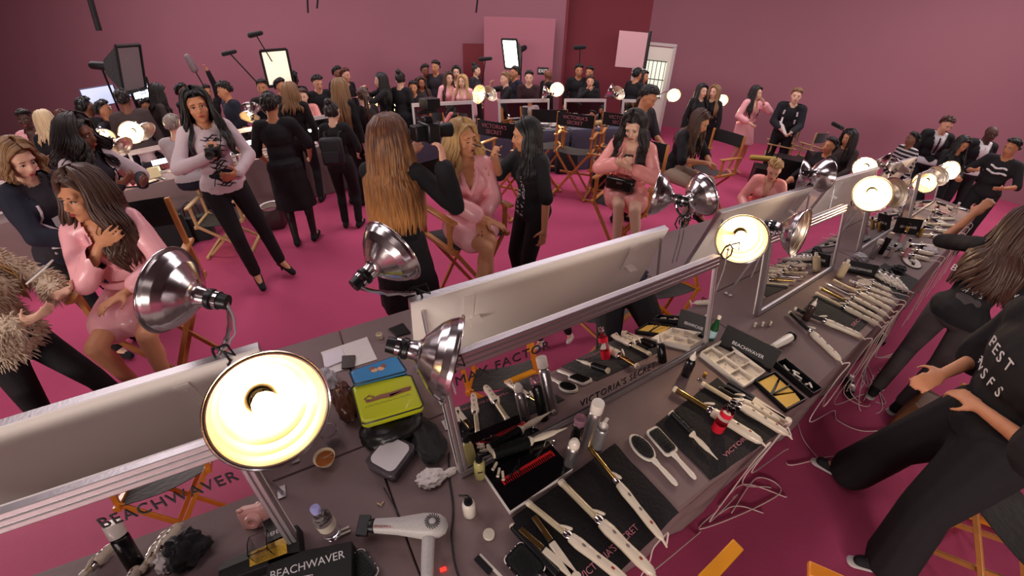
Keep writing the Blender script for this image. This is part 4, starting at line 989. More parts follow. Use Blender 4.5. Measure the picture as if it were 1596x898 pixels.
# ================================================================ things on the tables
if 'WORK' in globals() and WORK: bpy.data.scenes.remove(WORK)
TZ = .7515
def between(p1, p2, z=TZ):
    a = P(*p1, z); b = P(*p2, z); d = b-a
    return (a+b)/2, math.atan2(d.y, d.x), d.length
def cable(pts, r, m, label, cat='cord', name='black_cable', n=8, group=None):
    """smooth tube through world points"""
    q = []
    P0 = [pts[0]]+list(pts)+[pts[-1]]
    for i in range(1, len(P0)-2):
        a, b, c, d = (Vector(v) for v in P0[i-1:i+3])
        for k in range(n):
            t = k/n; q.append(.5*((2*b)+(c-a)*t+(2*a-5*b+4*c-d)*t*t+(3*b-a-3*c+d)*t**3))
    q.append(Vector(pts[-1]))
    return tag(MB().tube(q, r, 6).build(name, m, smooth=180), label, cat, group)
cordm = mat('white cord', (222,205,200), .45)
# ---- curling irons, the tip at -x, the handle at +x, resting on the table
def iron(L, barrel, label, loc, rz, r=.013, group='curling irons on the main table', handle=bonew, kind='curling_iron', split=.52):
    t = thing(kind, label, 'curling iron', loc, rz, group)
    x0, x1, xc = -L/2, L/2, -L/2+L*split
    z = .022
    b = MB(); b.lathe((x0,0,z), (1,0,0), [(0,.002),(.001,r*.8),(.004,r),(.02,r),(.021,r*.92),(xc-x0,r*.92)], 16, up=Vector((0,0,1)))
    b.build('barrel', barrel, t)
    MB().lathe((x0-.004,0,z), (1,0,0), [(0,.003),(.002,r*.9),(.008,r*1.05),(.018,r*1.05),(.019,r*.9)], 16).build('cool_tip', handle if barrel is not blackp else blackp, t)
    MB().lathe((xc,0,z), (1,0,0), [(-.008,r*.9),(-.006,r*1.35),(.006,r*1.5),(.012,r*1.45),(.02,r*1.2)], 16).build('collar', chromem, t)
    c = MB(); c.tube([(xc-.03,r*.5,z+r*.9), (xc-.015,r*.8,z+r*1.5), (xc+.004,r*1.1,z+r*2.1), (xc+.012,r*1.3,z+r*2.3)], [.003,.005,.006,.004], 8)
    c.build('clamp_lever', handle, t)
    h = MB(); Lh = x1-xc
    h.lathe((xc+.012,0,z), (1,0,0), [(0,r*1.0),(.01,r*1.45),(Lh*.18,r*1.75),(Lh*.45,r*1.45),(Lh*.75,r*1.55),(Lh*.92,r*1.25),(Lh*.985,r*.7),(Lh,.003)], 18)
    h.build('handle', handle, t)
    for bx, bz, rx in ((.3,1.62,.009),(.55,1.48,.008)): MB().ell((xc+Lh*bx,0,z+r*bz), (rx,.005,.003), n=10, m=6).build('button', mat('grey button', (120,110,108), .4), t)
    MB().box((xc+Lh*.78,0,z+r*1.5), (.012,.008,.003)).build('badge', mat('dark red badge', (150,50,40), .4), t, bevel=.001)
    MB().tube([(x1-.008,0,z), (x1+.018,0,z-.004), (x1+.035,0,z-.012)], [.006,.005,.0035], 8).build('strain_relief', handle, t)
    return t
ends = []; irons = []
def lay_iron(p1, p2, barrel, label, z=TZ, **k):
    c, a, L = between(p1, p2, z+.02); c.z = z
    t = iron(L, barrel, label, c, a, **k); irons.append(t); ends.append(c+Vector((math.cos(a), math.sin(a), 0))*(L/2+.03)+Vector((0,0,.012)))
    return t
ivb = mat('ivory barrel', (205,190,160), .35, .3)
lay_iron((908,684), (1030,838), goldm, 'ivory curling iron with a thin gold barrel, rightmost on the long black towel', r=.010, split=.46)
lay_iron((873,750), (1016,893), ivb, 'ivory curling iron with a thick pale barrel, middle one on the long black towel', r=.0135, split=.44)
lay_iron((822,783), (975,905), ivb, 'ivory curling iron lying lowest and leftmost on the long black towel', r=.012, split=.42)
lay_iron((1050,606), (1184,688), goldm, 'ivory curling iron with a thick gold barrel, half under the red spray bottle', r=.015, split=.42)
lay_iron((1094,598), (1225,676), ivb, 'ivory curling iron with a grey round button, right of the red spray bottle', r=.0125, split=.44)
lay_iron((1120,606), (1212,656), blackp, 'short iron with a black barrel, between two ivory irons by the compartment tray', r=.012, split=.36)
lay_iron((1230,487), (1308,560), blackm, 'curling iron with a black barrel, the nearer of the crossed pair', r=.013, split=.44, z=TZ)
lay_iron((1238,481), (1341,524), blackm, 'curling iron with a black barrel, the farther of the crossed pair', r=.013, split=.44)
for i, (a, b_) in enumerate((((1271,457),(1368,506)), ((1277,449),(1374,499)), ((1287,443),(1381,491)), ((1299,437),(1387,482)), ((1312,445),(1392,472)), ((1324,438),(1388,462)), ((1336,432),(1386,452)))):
    lay_iron(a, b_, (ivb, goldm, chromem)[i % 3], 'ivory curling iron in the heap on the lettered towel, %s' % ['the nearest of seven','second nearest','third nearest','middle of seven','third farthest','second farthest','the farthest of seven'][i], z=TZ+.006*(i % 2), r=.011, split=.45, group='heap of ivory curling irons')
for i, (a, b_) in enumerate((((1352,420),(1376,436)), ((1360,414),(1386,441)), ((1369,417),(1396,446)), ((1378,420),(1405,450)), ((1387,423),(1414,453)))):
    lay_iron(a, b_, blackp, 'white-handled iron in the row of five by the black pouch, %s' % ['first from the left','second from the left','third of five','fourth from the left','rightmost of five'][i], r=.010, split=.4, group='five irons beside the black pouch')
for i, (a, b_) in enumerate((((1404,395),(1446,404)), ((1410,388),(1452,396)), ((1418,381),(1462,385)), ((1430,365),(1482,372)), ((1436,357),(1490,362)), ((1440,349),(1494,352)), ((1446,342),(1488,341)))):
    lay_iron(a, b_, (chromem, ivb)[i % 2], 'pale iron far along the row, %s' % ['just right of the oval tray','behind the one right of the oval tray','third from the oval tray','near the elbow, nearest of four','near the elbow, second of four','near the elbow, third of four','near the elbow, farthest'][i], r=.013, split=.4, group='pale irons on the far part of the row')
# straighteners
def straightener(p1, p2, label, ang=14, plate=goldm, z=TZ):
    c, a, L = between(p1, p2, z+.02)
    piv = c+Vector((math.cos(a), math.sin(a), 0))*L/2; piv.z = z
    t = thing('hair_straightener', label, 'hair straightener', piv, a, 'hair straighteners')
    for s in (-1, 1):
        R = rot_('Z', s*ang/2)
        b = MB(); b.box(R @ Vector((-L*.27,0,.016)), (L*.5,.026,.018), R); b.build('arm', bonew, t, bevel=.004)
        b = MB(); b.box(R @ Vector((-L*.73,0,.016)), (L*.42,.026,.016), R); ar = b.build('heating_arm', blackp, t, bevel=.003)
        MB().box(R @ Vector((-L*.73,-s*.0,.0255)), (L*.38,.018,.003), R).build('plate', plate, ar, bevel=.001)
    MB().cyl((0,0,.002), (0,0,.03), .016, n=16).build('hinge', bonew, t)
    return t
def rot_(ax, d): return Matrix.Rotation(math.radians(d), 3, ax)
straightener((815,808), (898,900), 'hair straightener with an opened gold-plated jaw, beside the lowest ivory iron', 16)
straightener((1127,594), (1228,656), 'white hair straightener with a thin dark jaw beside the compartment tray', 7, blackp)
# black slim iron left of the towel
c, a, L = between((798,822), (868,898))
t = thing('hair_straightener', 'slim black closed straightener left of the opened one at the bottom', 'hair straightener', c, a, 'hair straighteners')
b = MB(); b.box((0,0,.014), (L,.024,.022)); b.build('arm', blackp, t, bevel=.005); MB().ell((-L/2,0,.014), (.008,.012,.012)).build('tip', bonew, t)
# ---- brushes and combs
def paddle(p1, p2, label, shape='oval', frame=whitep, w=.075, z=TZ, studs=False, split=.52):
    c, a, L = between(p1, p2, z+.012); c.z = z
    t = thing('hair_brush', label, 'hair brush', c, a, 'paddle brushes on the table')
    hl = L*split; hx = -L/2+hl/2
    if shape == 'oval': out = [(hx+hl/2*math.cos(i*PI/14), w/2*math.sin(i*PI/14)) for i in range(28)]
    else: out = [(hx+x, y) for x, y in rrect(hl, w, .018)]
    b = MB(); b.prism(out, .012, z0=.004)
    nx = hx+hl/2
    b.rings([[(x, r*math.cos(j*PI/5), .011+r*.7*math.sin(j*PI/5)) for j in range(10)] for x, r in ((nx-.02,.008),(nx+.004,.014),(nx+.03,.009),(nx+.06,.011),(L/2-.02,.012),(L/2-.004,.008),(L/2,.002))])
    fr = b.build('handle', frame, t, bevel=.002)
    k = .84
    MB().prism([(hx+(x-hx)*k, y*k) for x, y in out], .004, z0=.0155).build('cushion', mat('black rubber cushion', (16,15,18), .5), t, bevel=.001)
    b = MB()
    for i in range(-6, 7):
        for j in range(-4, 5):
            x = hx+i*hl*k/14; y = j*w*k/10.5
            inside = ((x-hx)/(hl/2*k))**2+(y/(w/2*k))**2 < .85 if shape == 'oval' else True
            if inside: b.cyl((x,y,.019), (x,y,.031), .0009, n=4)
    b.build('bristles', blackp, t, smooth=0)
    if studs:
        b = MB(); n = len(out)
        for i in range(60):
            f = i/60*n; i0 = int(f); x = out[i0][0]*(1-f+i0)+out[(i0+1) % n][0]*(f-i0); y = out[i0][1]*(1-f+i0)+out[(i0+1) % n][1]*(f-i0)
            b.ell((x,y,.017), (.0028,.0028,.0025), n=6, m=4)
        b.build('crystal_border', mat('crystal studs', (215,205,200), .15, .6), t)
    return t
paddle((983,678), (1056,757), 'white oval cushion brush lying left of the white square one', 'oval', whitep, .078)
paddle((1014,668), (1085,747), 'white square paddle brush between the oval brush and the vent brush', 'rect', whitep, .07)
paddle((548,868), (590,925), 'black paddle brush with a crystal-studded border under the hair dryer', 'rect', blackp, .085, studs=True, split=.7)
paddle((798,858), (868,930), 'black paddle brush with a crystal-studded border at the bottom, left of the straightener', 'rect', blackp, .09, studs=True, split=.6)
def round_brush(p1, p2, label, z=TZ, r=.02, split=.5, handle=bonew):
    c, a, L = between(p1, p2, z+r); c.z = z
    t = thing('round_brush', label, 'hair brush', c, a, 'round brushes on the table')
    hl = L*split; x0 = -L/2; z_ = r+.006
    MB().cyl((x0,0,z_), (x0+hl,0,z_), r*.8, n=20).build('barrel', blackp, t)
    MB().cyl((x0-.006,0,z_), (x0,0,z_), r*.84, n=20).build('end_cap', handle, t)
    b = MB()
    for i in range(16):
        for j in range(18):
            an = j*2*PI/18+(i % 2)*.17; x = x0+.006+i*(hl-.012)/15
            b.cyl((x, r*.78*math.cos(an), z_+r*.78*math.sin(an)), (x, (r+.004)*math.cos(an), z_+(r+.004)*math.sin(an)), .0011, .0007, n=4)
    b.build('bristles', blackp, t, smooth=0)
    Lh = L-hl
    MB().lathe((x0+hl,0,z_), (1,0,0), [(0,r*.86),(.006,r*.86),(.02,r*.42),(Lh*.35,r*.62),(Lh*.6,r*.5),(Lh*.72,r*.28),(Lh*.97,r*.12),(Lh,.001)], 16).build('handle', handle, t)
    return t
round_brush((1046,646), (1118,718), 'white-handled brush with dense black bristles right of the square paddle brush', r=.019, split=.45)
round_brush((770,708), (884,668), 'big round brush lying nearest on the black box lid, handle up right', TZ+.034, r=.023, split=.46)
round_brush((752,690), (850,650), 'big round brush lying behind the nearest one on the black box lid', TZ+.034, r=.022, split=.46)
round_brush((884,578), (968,600), 'round brush with a black barrel behind the tall spray cans, by the mirror foot', TZ, r=.016, split=.5) if 0 else None
# ---- the black-topped box with combs
bc = (P(759,741,TZ+.03)+P(895,720,TZ+.03))/2
q = [P(759,741,TZ+.032), P(795,797,TZ+.032), P(893,730,TZ+.032)]
e1 = (q[2]-q[1]); e2 = (q[0]-q[1]); ang = math.atan2(e1.y, e1.x); w1 = e1.length; 
h2 = .20; cen = q[1]+e1*.5+Vector((-math.sin(ang), math.cos(ang), 0))*h2/2
t = thing('display_box', 'flat box with a glossy black top and white sides holding combs and round brushes', 'box', (cen.x, cen.y, TZ-.0005), ang)
MB().box((0,0,.015), (w1,h2,.03)).build('base', mat('white card', (215,208,205), .6), t, bevel=.001)
MB().box((0,0,.0315), (w1-.004,h2-.004,.003)).build('lid', mat('glossy black card', (14,13,16), .12), t, bevel=.001)
BX = (cen, ang, w1, h2)
def comb(p1, p2, label, m, z, w=.028, teeth=26, both=False):
    c, a, L = between(p1, p2, z); c.z = z
    t = thing('comb', label, 'comb', c, a, 'combs on the black box')
    b = MB(); b.box((0,w*.32,.0022), (L,w*.36,.0035)); b.box((-L/2+.003,0,.0022), (.005,w,.0035)); b.box((L/2-.003,0,.0022), (.005,w,.0035))
    b.build('spine', m, t, bevel=.0008)
    b = MB()
    for i in range(teeth): b.box((-L/2+.008+(L-.016)*i/(teeth-1), -w*.16, .0022), (.0016 if teeth > 20 else .002, w*.66, .003))
    b.build('teeth', m, t, smooth=0)
    return t
comb((783,752), (862,706), 'red wide comb lying nearest along the black box lid', redp, TZ+.0335)
comb((737,694), (806,664), 'red comb mostly under the farther round brush', redp, TZ+.0335)
for i, (x, y) in enumerate(((771,728),(777,738),(784,743),(748,693),(756,698))):
    c = P(x, y, TZ+.035)
    o = MB(); o.box((0,0,.003), (.034,.010,.004)); o.box((.004,0,.008), (.03,.009,.003), rot_('Y', -9)); o.cyl((-.014,-.006,.006), (-.014,.006,.006), .003, n=8)
    tag(o.build('hair_clip', bonew, loc=c, rot=(0,0,ang+.5+i*.3), bevel=.0008), 'cream hair clip on the black box lid, %s' % ['leftmost by the red comb','second by the red comb','third by the red comb','beside the far comb','under the far round brush'][i], 'hair clip', 'cream clips on the black box')
for i, (x, y) in enumerate(((800,736),(808,728))):
    o = MB(); o.box((0,0,.004), (.05,.009,.004)); o.box((0,0,.010), (.05,.008,.003), rot_('Y', -7)); o.ell((-.02,0,.009), (.009,.006,.007))
    tag(o.build('hair_clip', blackp, loc=P(x, y, TZ+.035), rot=(0,0,ang+.4+i*.5)), 'black hair clip beside the nearest red comb, %s' % ['lower one','upper one'][i], 'hair clip', 'black clips on the black box')
c, a_, L = between((838,708), (856,688), TZ+.04)
t = thing('scissors', 'small pair of silver scissors on the black box lid by the red comb', 'scissors', (c.x,c.y,TZ+.034), a_)
b = MB()
for s in (-1,1): b.tube([(-.05,s*.006,.003), (0,0,.003), (.03,-s*.012,.003)], [.001,.003,.002], 6)
b.build('blades', chromem, t)
for s in (-1,1): MB().tube([(.045+.012*math.cos(k*PI/6), s*.014+.010*math.sin(k*PI/6), .003) for k in range(13)], .0018, 6).build('finger_ring', chromem, t)

# ---- towels
towm = fab2 = mat('black towel', (24,20,24), .95, bump=.6, bscale=70, sheen=.15)
def towel(quad, label, texts=(), z=TZ, th=.005):
    pts = [P(*q, z+th) for q in quad]; c = sum(pts, Vector())/4
    t = thing('towel', label, 'towel', (c.x, c.y, z), 0, 'black towels on the table')
    N = 14; b = MB(); idx = []
    for layer in (0, 1):
        for i in range(N+1):
            for j in range(N+1):
                u, v = i/N, j/N
                p = pts[0]*(1-u)*(1-v)+pts[1]*u*(1-v)+pts[2]*u*v+pts[3]*(1-u)*v-c
                w = noise.noise((p+c)*9)*.0022+noise.noise((p+c)*30)*.0008
                edge = 1 if (i in (0,N) or j in (0,N)) else 0
                b.v.append(Vector((p.x+noise.noise((p+c)*14)*.004*edge, p.y+noise.noise((p+c)*17)*.004*edge, (th+w if not edge else th*.6) if layer else .0002)))
    M1 = (N+1)*(N+1)
    for i in range(N):
        for j in range(N):
            a0 = i*(N+1)+j; f = (a0, a0+N+1, a0+N+2, a0+1)
            b.f.append(tuple(M1+k for k in f)); b.f.append(tuple(reversed(f)))
    for k in range(N):
        for (p_, q_) in (((k)*(N+1), (k+1)*(N+1)), (N*(N+1)+k, N*(N+1)+k+1), ((k+1)*(N+1)+N, k*(N+1)+N), (k+1, k)):
            b.f.append((p_, q_, q_+M1, p_+M1))
    b.build('cloth', towm, t, smooth=60)
    for body, p1, p2, size in texts:
        a = P(*p1, z+th); d = P(*p2, z+th)-a; an = math.atan2(d.y, d.x)
        text('lettering', body, size, pinktxt, t, a-Vector((c.x, c.y, z-.003)), (0,0,an), align='LEFT', sx=d.length/(size*.62*len(body)), extrude=.0006)
    return t
towel([(797,806), (893,960), (1058,798), (958,690)], "long black towel with pink print under the curling irons at the bottom", [("VICTORIA'S SECRET", (905,902), (1008,806), .034)])
towel([(1022,660), (1108,748), (1212,676), (1118,588)], "black towel with faded pink lettering under the red spray bottle and the vent brush", [("VICTORIA'S", (1128,712), (1182,665), .026)])
towel([(1248,487), (1336,520), (1376,478), (1272,460)], 'black towel with pink lettering under the heap of ivory irons', [('SECRET', (1328,509), (1352,486), .03)])
towel([(1352,424), (1408,470), (1432,436), (1380,410)], 'dark cloth under the five white-handled irons')
# ---- cans and bottles: standing
def can(base, label, h, r, prof, m, cap, capm, z=TZ, extra=None, cat='spray can', name='spray_can', grp='cans and bottles standing by the mirror'):
    c = P(*base, z); t = thing(name, label, cat, c, random.uniform(0, 6), grp)
    MB().lathe((0,0,0), (0,0,1), [(0,.002),(0,r*.94),(.003,r)]+[(h*a, r*q) for a, q in prof]+[(h, .002)], 28).build('body', m, t, smooth=35)
    hh = 0
    if cap:
        MB().lathe((0,0,h), (0,0,1), [(a, q*r) for a, q in cap]+[(cap[-1][0]+.0005, .001)], 24).build('cap', capm, t, smooth=35)
    if extra: extra(t, h, r)
    return t
silv = mat('brushed silver can', (176,172,174), .32, .9)
greyc = mat('pearl grey can', (150,146,150), .35, .6)
blackc = mat('black lacquer can', (20,18,22), .25)
CAN = [(.9,1),(.94,.94),(.97,.8)]
def nozzle(t, h, r):
    b = MB(); b.cyl((0,0,h), (0,0,h+.03), r*.5, r*.42, 14); b.box((.008,0,h+.034), (.03,.013,.012)); b.build('nozzle', whitep, t, bevel=.002)
can((914,694), 'tallest silver spray can with a broad white cap, second from the right', .235, .025, CAN, silv, [(0,.96),(.002,1.0),(.045,1.0),(.05,.93)], whitep)
can((929,700), 'silver spray can with a white trigger nozzle, rightmost of the group', .155, .024, CAN, greyc, [(0,.8),(.012,.78)], silv, extra=nozzle)
can((886,728), 'silver spray can with a domed white cap, nearest of the group', .155, .023, CAN, silv, [(0,.9),(.003,.95),(.02,.9),(.035,.6),(.042,.2)], whitep)
can((893,700), 'black can with a clear pinkish cap behind the domed one', .185, .023, CAN, blackc, [(0,.98),(.03,.98),(.034,.9)], mat('clear pink plastic', (205,150,170), .1, trans=.7))
can((858,668), 'slim black can standing by the mirror, left of the silver ones', .17, .019, CAN, blackc, [(0,.98),(.02,.96),(.024,.8)], chromem) if 0 else None
# red and clear spray bottle
redliq = mat('red liquid', (225,40,60), .15, trans=.25)
def redbottle(t, h, r):
    MB().lathe((0,0,0), (0,0,1), [(.004,r*1.03),(h*.34,r*1.03)], 24).build('liquid', redliq, t)
    MB().lathe((0,0,0), (0,0,1), [(h*.66,r*1.03),(h*.84,r*1.02)], 24).build('label', mat('crimson label', (222,36,64), .4), t)
    MB().lathe((0,0,h), (0,0,1), [(0,r*.5),(.012,r*.5),(.013,r*.62),(.035,r*.6),(.037,.001)], 20).build('cap', glassm, t)
can((1117,670), 'clear bottle with red liquid and a crimson label standing over an iron', .165, .027, [(.86,1),(.95,.8),(.99,.5)], glassm, None, None, extra=redbottle, cat='bottle', name='spray_bottle')
def whitenoz(t, h, r):
    MB().lathe((0,0,h), (0,0,1), [(0,r*.62),(.016,r*.6),(.03,r*.25),(.05,r*.1),(.052,.001)], 18).build('nozzle', whitep, t)
can((1068,584), 'squat dark bottle with a white nozzle at the right foot of the lettered mirror', .115, .024, [(.8,1),(.93,.7),(.98,.5)], blackc, None, None, extra=whitenoz, cat='bottle', name='squeeze_bottle')
greeng = mat('green bottle glass', (30,110,62), .08, trans=.55)
def greenb(t, h, r):
    MB().lathe((0,0,0), (0,0,1), [(h*.12,r*1.03),(h*.48,r*1.03)], 24).build('label', mat('pale blue label', (170,205,215), .5), t)
    MB().cyl((0,0,h), (0,0,h+.018), r*.45, n=16).build('cap', whitep, t)
can((1106,528), 'green glass water bottle with a white cap beside the box sign', .15, .024, [(.5,1),(.7,.75),(.85,.42),(.97,.38)], greeng, None, None, extra=greenb, cat='bottle', name='glass_bottle')
# left group
def pump(t, h, r):
    b = MB(); b.cyl((0,0,h), (0,0,h+.012), r*.7, r*.6, 16); b.cyl((0,0,h+.012), (0,0,h+.04), r*.18, n=10); b.caps((0,0,h+.042), (r*1.25,0,h+.04), .0055, .0035)
    b.build('pump', blackp, t)
    b = MB(); b.box((0,-r*1.0,h*.55), (r*.9,.001,.008)); b.build('print', blacktxt, t)
can((732,800), 'white pump bottle with a black pump head near the white hair dryer', .095, .023, [(.78,1),(.9,.86),(.97,.6)], whitep, None, None, extra=pump, cat='bottle', name='pump_bottle')
yell = mat('pale yellow plastic', (206,198,130), .2, trans=.3)
can((748,742), 'yellowish green pump bottle by the end of the mirror, the nearer one', .12, .021, [(.8,1),(.92,.8),(.98,.5)], yell, None, None, extra=pump, cat='bottle', name='pump_bottle')
can((722,716), 'yellowish green pump bottle by the end of the mirror, the farther one', .12, .021, [(.8,1),(.92,.8),(.98,.5)], yell, None, None, extra=pump, cat='bottle', name='pump_bottle')
tag(MB().lathe((0,0,0), (0,0,1), [(0,.001),(0,.019),(.002,.0205),(.011,.0205),(.013,.019),(.0135,.001)], 28).build('jar_lid', mat('cream lid', (222,214,196), .4), loc=P(762,834,TZ), smooth=35), 'round cream jar lid lying by the studded brush', 'lid')
tag(MB().lathe((0,0,0), (0,0,1), [(0,.001),(0,.009),(.016,.01),(.018,.008),(.0185,.001)], 16).build('cork_stopper', mat('yellow cork', (200,150,60), .6), loc=P(1098,585,TZ), smooth=35), 'small yellow stopper lying beside the white compartment tray', 'stopper')
tag(MB().lathe((0,0,0), (0,0,1), [(0,.001),(0,.012),(.003,.014),(.004,.01),(.004,.001)], 16).build('glass_dish', glassm, loc=P(1090,592,TZ), smooth=35), 'tiny clear dish beside the yellow stopper', 'dish')
# water bottles
def water(base, label, capc=(160,160,215), h=.2, r=.031, z=TZ, grp='clear water bottles'):
    c = P(*base, z); t = thing('water_bottle', label, 'bottle', c, 0, grp)
    pf = [(0,.002),(0,r*.8),(.006,r*.95),(.02,r)]
    for i in range(6): pf += [(.03+i*.014, r), (.037+i*.014, r*.95)]
    pf += [(h*.62,r),(h*.75,r*.9),(h*.88,r*.5),(h*.92,r*.42),(h*.97,r*.42)]
    MB().lathe((0,0,0), (0,0,1), pf, 28).build('bottle_body', glassm, t, smooth=50)
    MB().lathe((0,0,0), (0,0,1), [(h*.38,r*1.01),(h*.6,r*1.01)], 28).build('label', mat('cream bottle label', (190,180,165), .5), t)
    MB().lathe((0,0,0), (0,0,1), [(h*.94,r*.46),(h*.94,r*.5),(h*1.03,r*.5),(h*1.035,r*.45),(h*1.036,.001)], 20).build('cap', mat('cap %d %d %d' % capc, capc, .4), t)
    return t
water((520,832), 'clear water bottle with a lavender cap beside the black lettered box')
water((1482,338), 'clear water bottle with a white cap standing at the far end by the reaching arm', (225,220,220), h=.2)
# ---- hair dryer
c, a, L = between((584,820), (678,820), TZ+.04)
t = thing('hair_dryer', 'pale grey hair dryer with a round black fan grille and red lettering', 'hair dryer', (c.x, c.y, TZ), a)
sp = mat('speckled pale grey plastic', (196,192,190), .4, var=.25, vscale=220)
b = MB(); x0, x1 = -L/2, L/2
b.lathe((x0,0,.042), (1,0,0), [(0,.001),(0,.02),(.003,.024),(L*.4,.029),(L*.62,.036),(L*.8,.042),(L*.95,.042),(L*1.08,.038),(L*1.18,.025),(L*1.22,.001)], 28)
b.build('body', sp, t)
b = MB(); b.lathe((x0,0,.042), (-1,0,0), [(0,.022),(.006,.024),(.02,.02)], 20); b.box((x0-.038,0,.042), (.04,.07,.016), None); b.build('nozzle', blackp, t, bevel=.002)
b = MB(); hx = x1-.02
b.rings([[(hx+r*1.1*math.cos(j*PI/8)+dx, y, .04+r*math.sin(j*PI/8)) for j in range(16)] for y, r, dx in ((-.02,.022,0),(-.05,.02,.002),(-.1,.019,.004),(-.16,.018,.008),(-.165,.012,.008))]); b.build('handle', sp, t)
b = MB(); fc = Vector((x1-.004, 0, .083))
for k in range(18):
    an = k*2*PI/18; b.tube([fc+Vector((math.cos(an+q)*rr, math.sin(an+q)*rr, .0012-abs(rr-.02)*.05)) for rr, q in ((.013,0),(.019,.12),(.026,.32))], .0017, 5)
g = b.build('fan_grille', blackp, t); MB().ell(fc-Vector((0,0,.001)), (.012,.012,.0035)).build('fan_hub', sp, g)
text('lettering', 'BEACHWAVER', .0125, mat('dull red print', (150,40,50), .5), t, (x0+.045,-.012,.0665), (math.radians(20),0,0), extrude=.0006)
# small white hair dryer between the box sign and the crossed irons
c, a, L = between((1204,541), (1238,522), TZ+.03)
t = thing('hair_dryer', 'small white travel hair dryer with a black rear behind the box sign', 'hair dryer', (c.x, c.y, TZ), a)
MB().lathe((-L/2,0,.03), (1,0,0), [(0,.001),(0,.018),(L*.6,.026),(L*.8,.024)], 20).build('body', whitep, t)
MB().lathe((L*.3,0,.03), (1,0,0), [(0,.024),(.01,.03),(.02,.03),(.022,.001)], 20).build('rear_grille', blackp, t)
# ---- white compartment tray and box signs
def quadbox(pts4, z):  # two edges from three corners
    pass
q0, q1, q2 = P(1092,548,TZ+.036), P(1160,602,TZ+.036), P(1191,576,TZ+.036)
e1, e2 = q1-q0, q2-q1; an = math.atan2(e1.y, e1.x); W_, D_ = e1.length, e2.length*1.0
cc = q0+e1/2+Vector((-math.sin(an), math.cos(an), 0))*(D_/2*(1 if (e1.x*e2.y-e1.y*e2.x) > 0 else -1))
t = thing('compartment_tray', 'white tray divided into compartments holding hair pins', 'tray', (cc.x, cc.y, TZ), an)
b = MB(); b.box((0,0,.003), (W_,D_,.006))
for s in (-1,1): b.box((s*(W_/2-.003),0,.018), (.006,D_,.036)); b.box((0,s*(D_/2-.003),.018), (W_,.006,.036))
tb = b.build('tray_body', whitep, t, bevel=.001)
b = MB(); b.box((-W_*.18,0,.017), (.003,D_-.01,.03)); b.box((W_*.16,0,.017), (.003,D_-.01,.03)); b.box((-W_*.02,0,.017), (W_*.95,.003,.03)); b.build('dividers', whitep, t)
b = MB()
for i in range(26):
    x, y = random.uniform(-W_*.44,W_*.44), random.uniform(-D_*.4,D_*.4); aa = random.uniform(0,3); b.tube([(x,y,.008), (x+.012*math.cos(aa),y+.012*math.sin(aa),.010)], .0012, 5)
b.build('hair_pins', mat('grey hair pins', (120,116,124), .4, .5), t)
def boxsign(c0, c1, hgt, label, txt, size, lean=25, th=.02, z=TZ, mirror=False):
    a = P(*c0, z); b_ = P(*c1, z); d = b_-a; an = math.atan2(d.y, d.x); c = (a+b_)/2
    t = thing('box_sign', label, 'sign', (c.x, c.y, z), an, 'black lettered box signs')
    R = rot_('X', -lean)
    MB().box(R @ Vector((0,0,hgt/2))+Vector((0,0,.002)), (d.length, th, hgt), R).build('panel', mat('matt black card', (20,18,20), .6), t, bevel=.001)
    text('lettering', txt, size, whitetxt, t, R @ Vector((0,-th/2-.0008,hgt*.42))+Vector((0,0,.002)), (R @ rot_('X', 90)), extrude=.0004)
    return t
boxsign((1118,538), (1200,580), .13, 'black box sign with white lettering right behind the compartment tray', 'BEACHWAVER', .027, 22)
boxsign((1312,422), (1362,432), .10, 'black box sign with white lettering left of the oval tray', 'BEACHWAVER', .03, 12)
boxsign((1392,362), (1430,366), .17, 'tall black box sign with white lettering, farthest along the row', 'BEACHWAVER', .035, 12)
# yellow sponges in a black tray, open bag of clips
q0, q1, q2 = P(1176,594,TZ+.02), P(1226,640,TZ+.02), P(1256,622,TZ+.02)
e1, e2 = q1-q0, q2-q1; an = math.atan2(e1.y, e1.x); W_, D_ = e1.length, max(e2.length, .09)
cc = q0+e1/2+Vector((-math.sin(an), math.cos(an), 0))*D_/2
t = thing('cosmetic_tray', 'black tray with yellow pads near the table edge', 'tray', (cc.x, cc.y, TZ), an)
b = MB(); b.box((0,0,.003), (W_,D_,.006))
for s in (-1,1): b.box((s*(W_/2-.003),0,.014), (.006,D_,.028)); b.box((0,s*(D_/2-.003),.014), (W_,.006,.028))
b.box((0,0,.02), (.006,D_,.012)); b.build('tray_body', blackp, t, bevel=.001)
ym = mat('yellow powder pad', (214,176,84), .7)
for i, pts in enumerate((((-.45,-.4),(-.05,-.4),(-.3,.4),(-.45,.4)), ((-.25,.4),(0,-.3),(.18,.4)), ((.05,-.4),(.45,-.4),(.45,.3),(.22,.4)))):
    MB().prism([(x*W_,y*D_) for x, y in pts], .01, z0=.008).build('pad', ym, t, bevel=.002)
an2 = an; cc2 = P(1240,592,TZ)
t = thing('clip_case', 'open black case full of cream hair clips behind the yellow pads', 'case', cc2, an2)
b = MB(); W_, D_ = .24, .085
b.box((0,0,.003), (W_,D_,.006))
for s in (-1,1): b.box((s*(W_/2-.003),0,.02), (.006,D_,.04)); b.box((0,s*(D_/2-.003),.02), (W_,.006,.04))
b.build('case_body', blackp, t, bevel=.002)
for i in range(9):
    x, y = random.uniform(-.09,.09), random.uniform(-.025,.025)
    MB().box((x,y,.014+random.random()*.012), (.04,.011,.007), rot_('Z', random.uniform(0,180))).build('clip', bonew, t, bevel=.002)
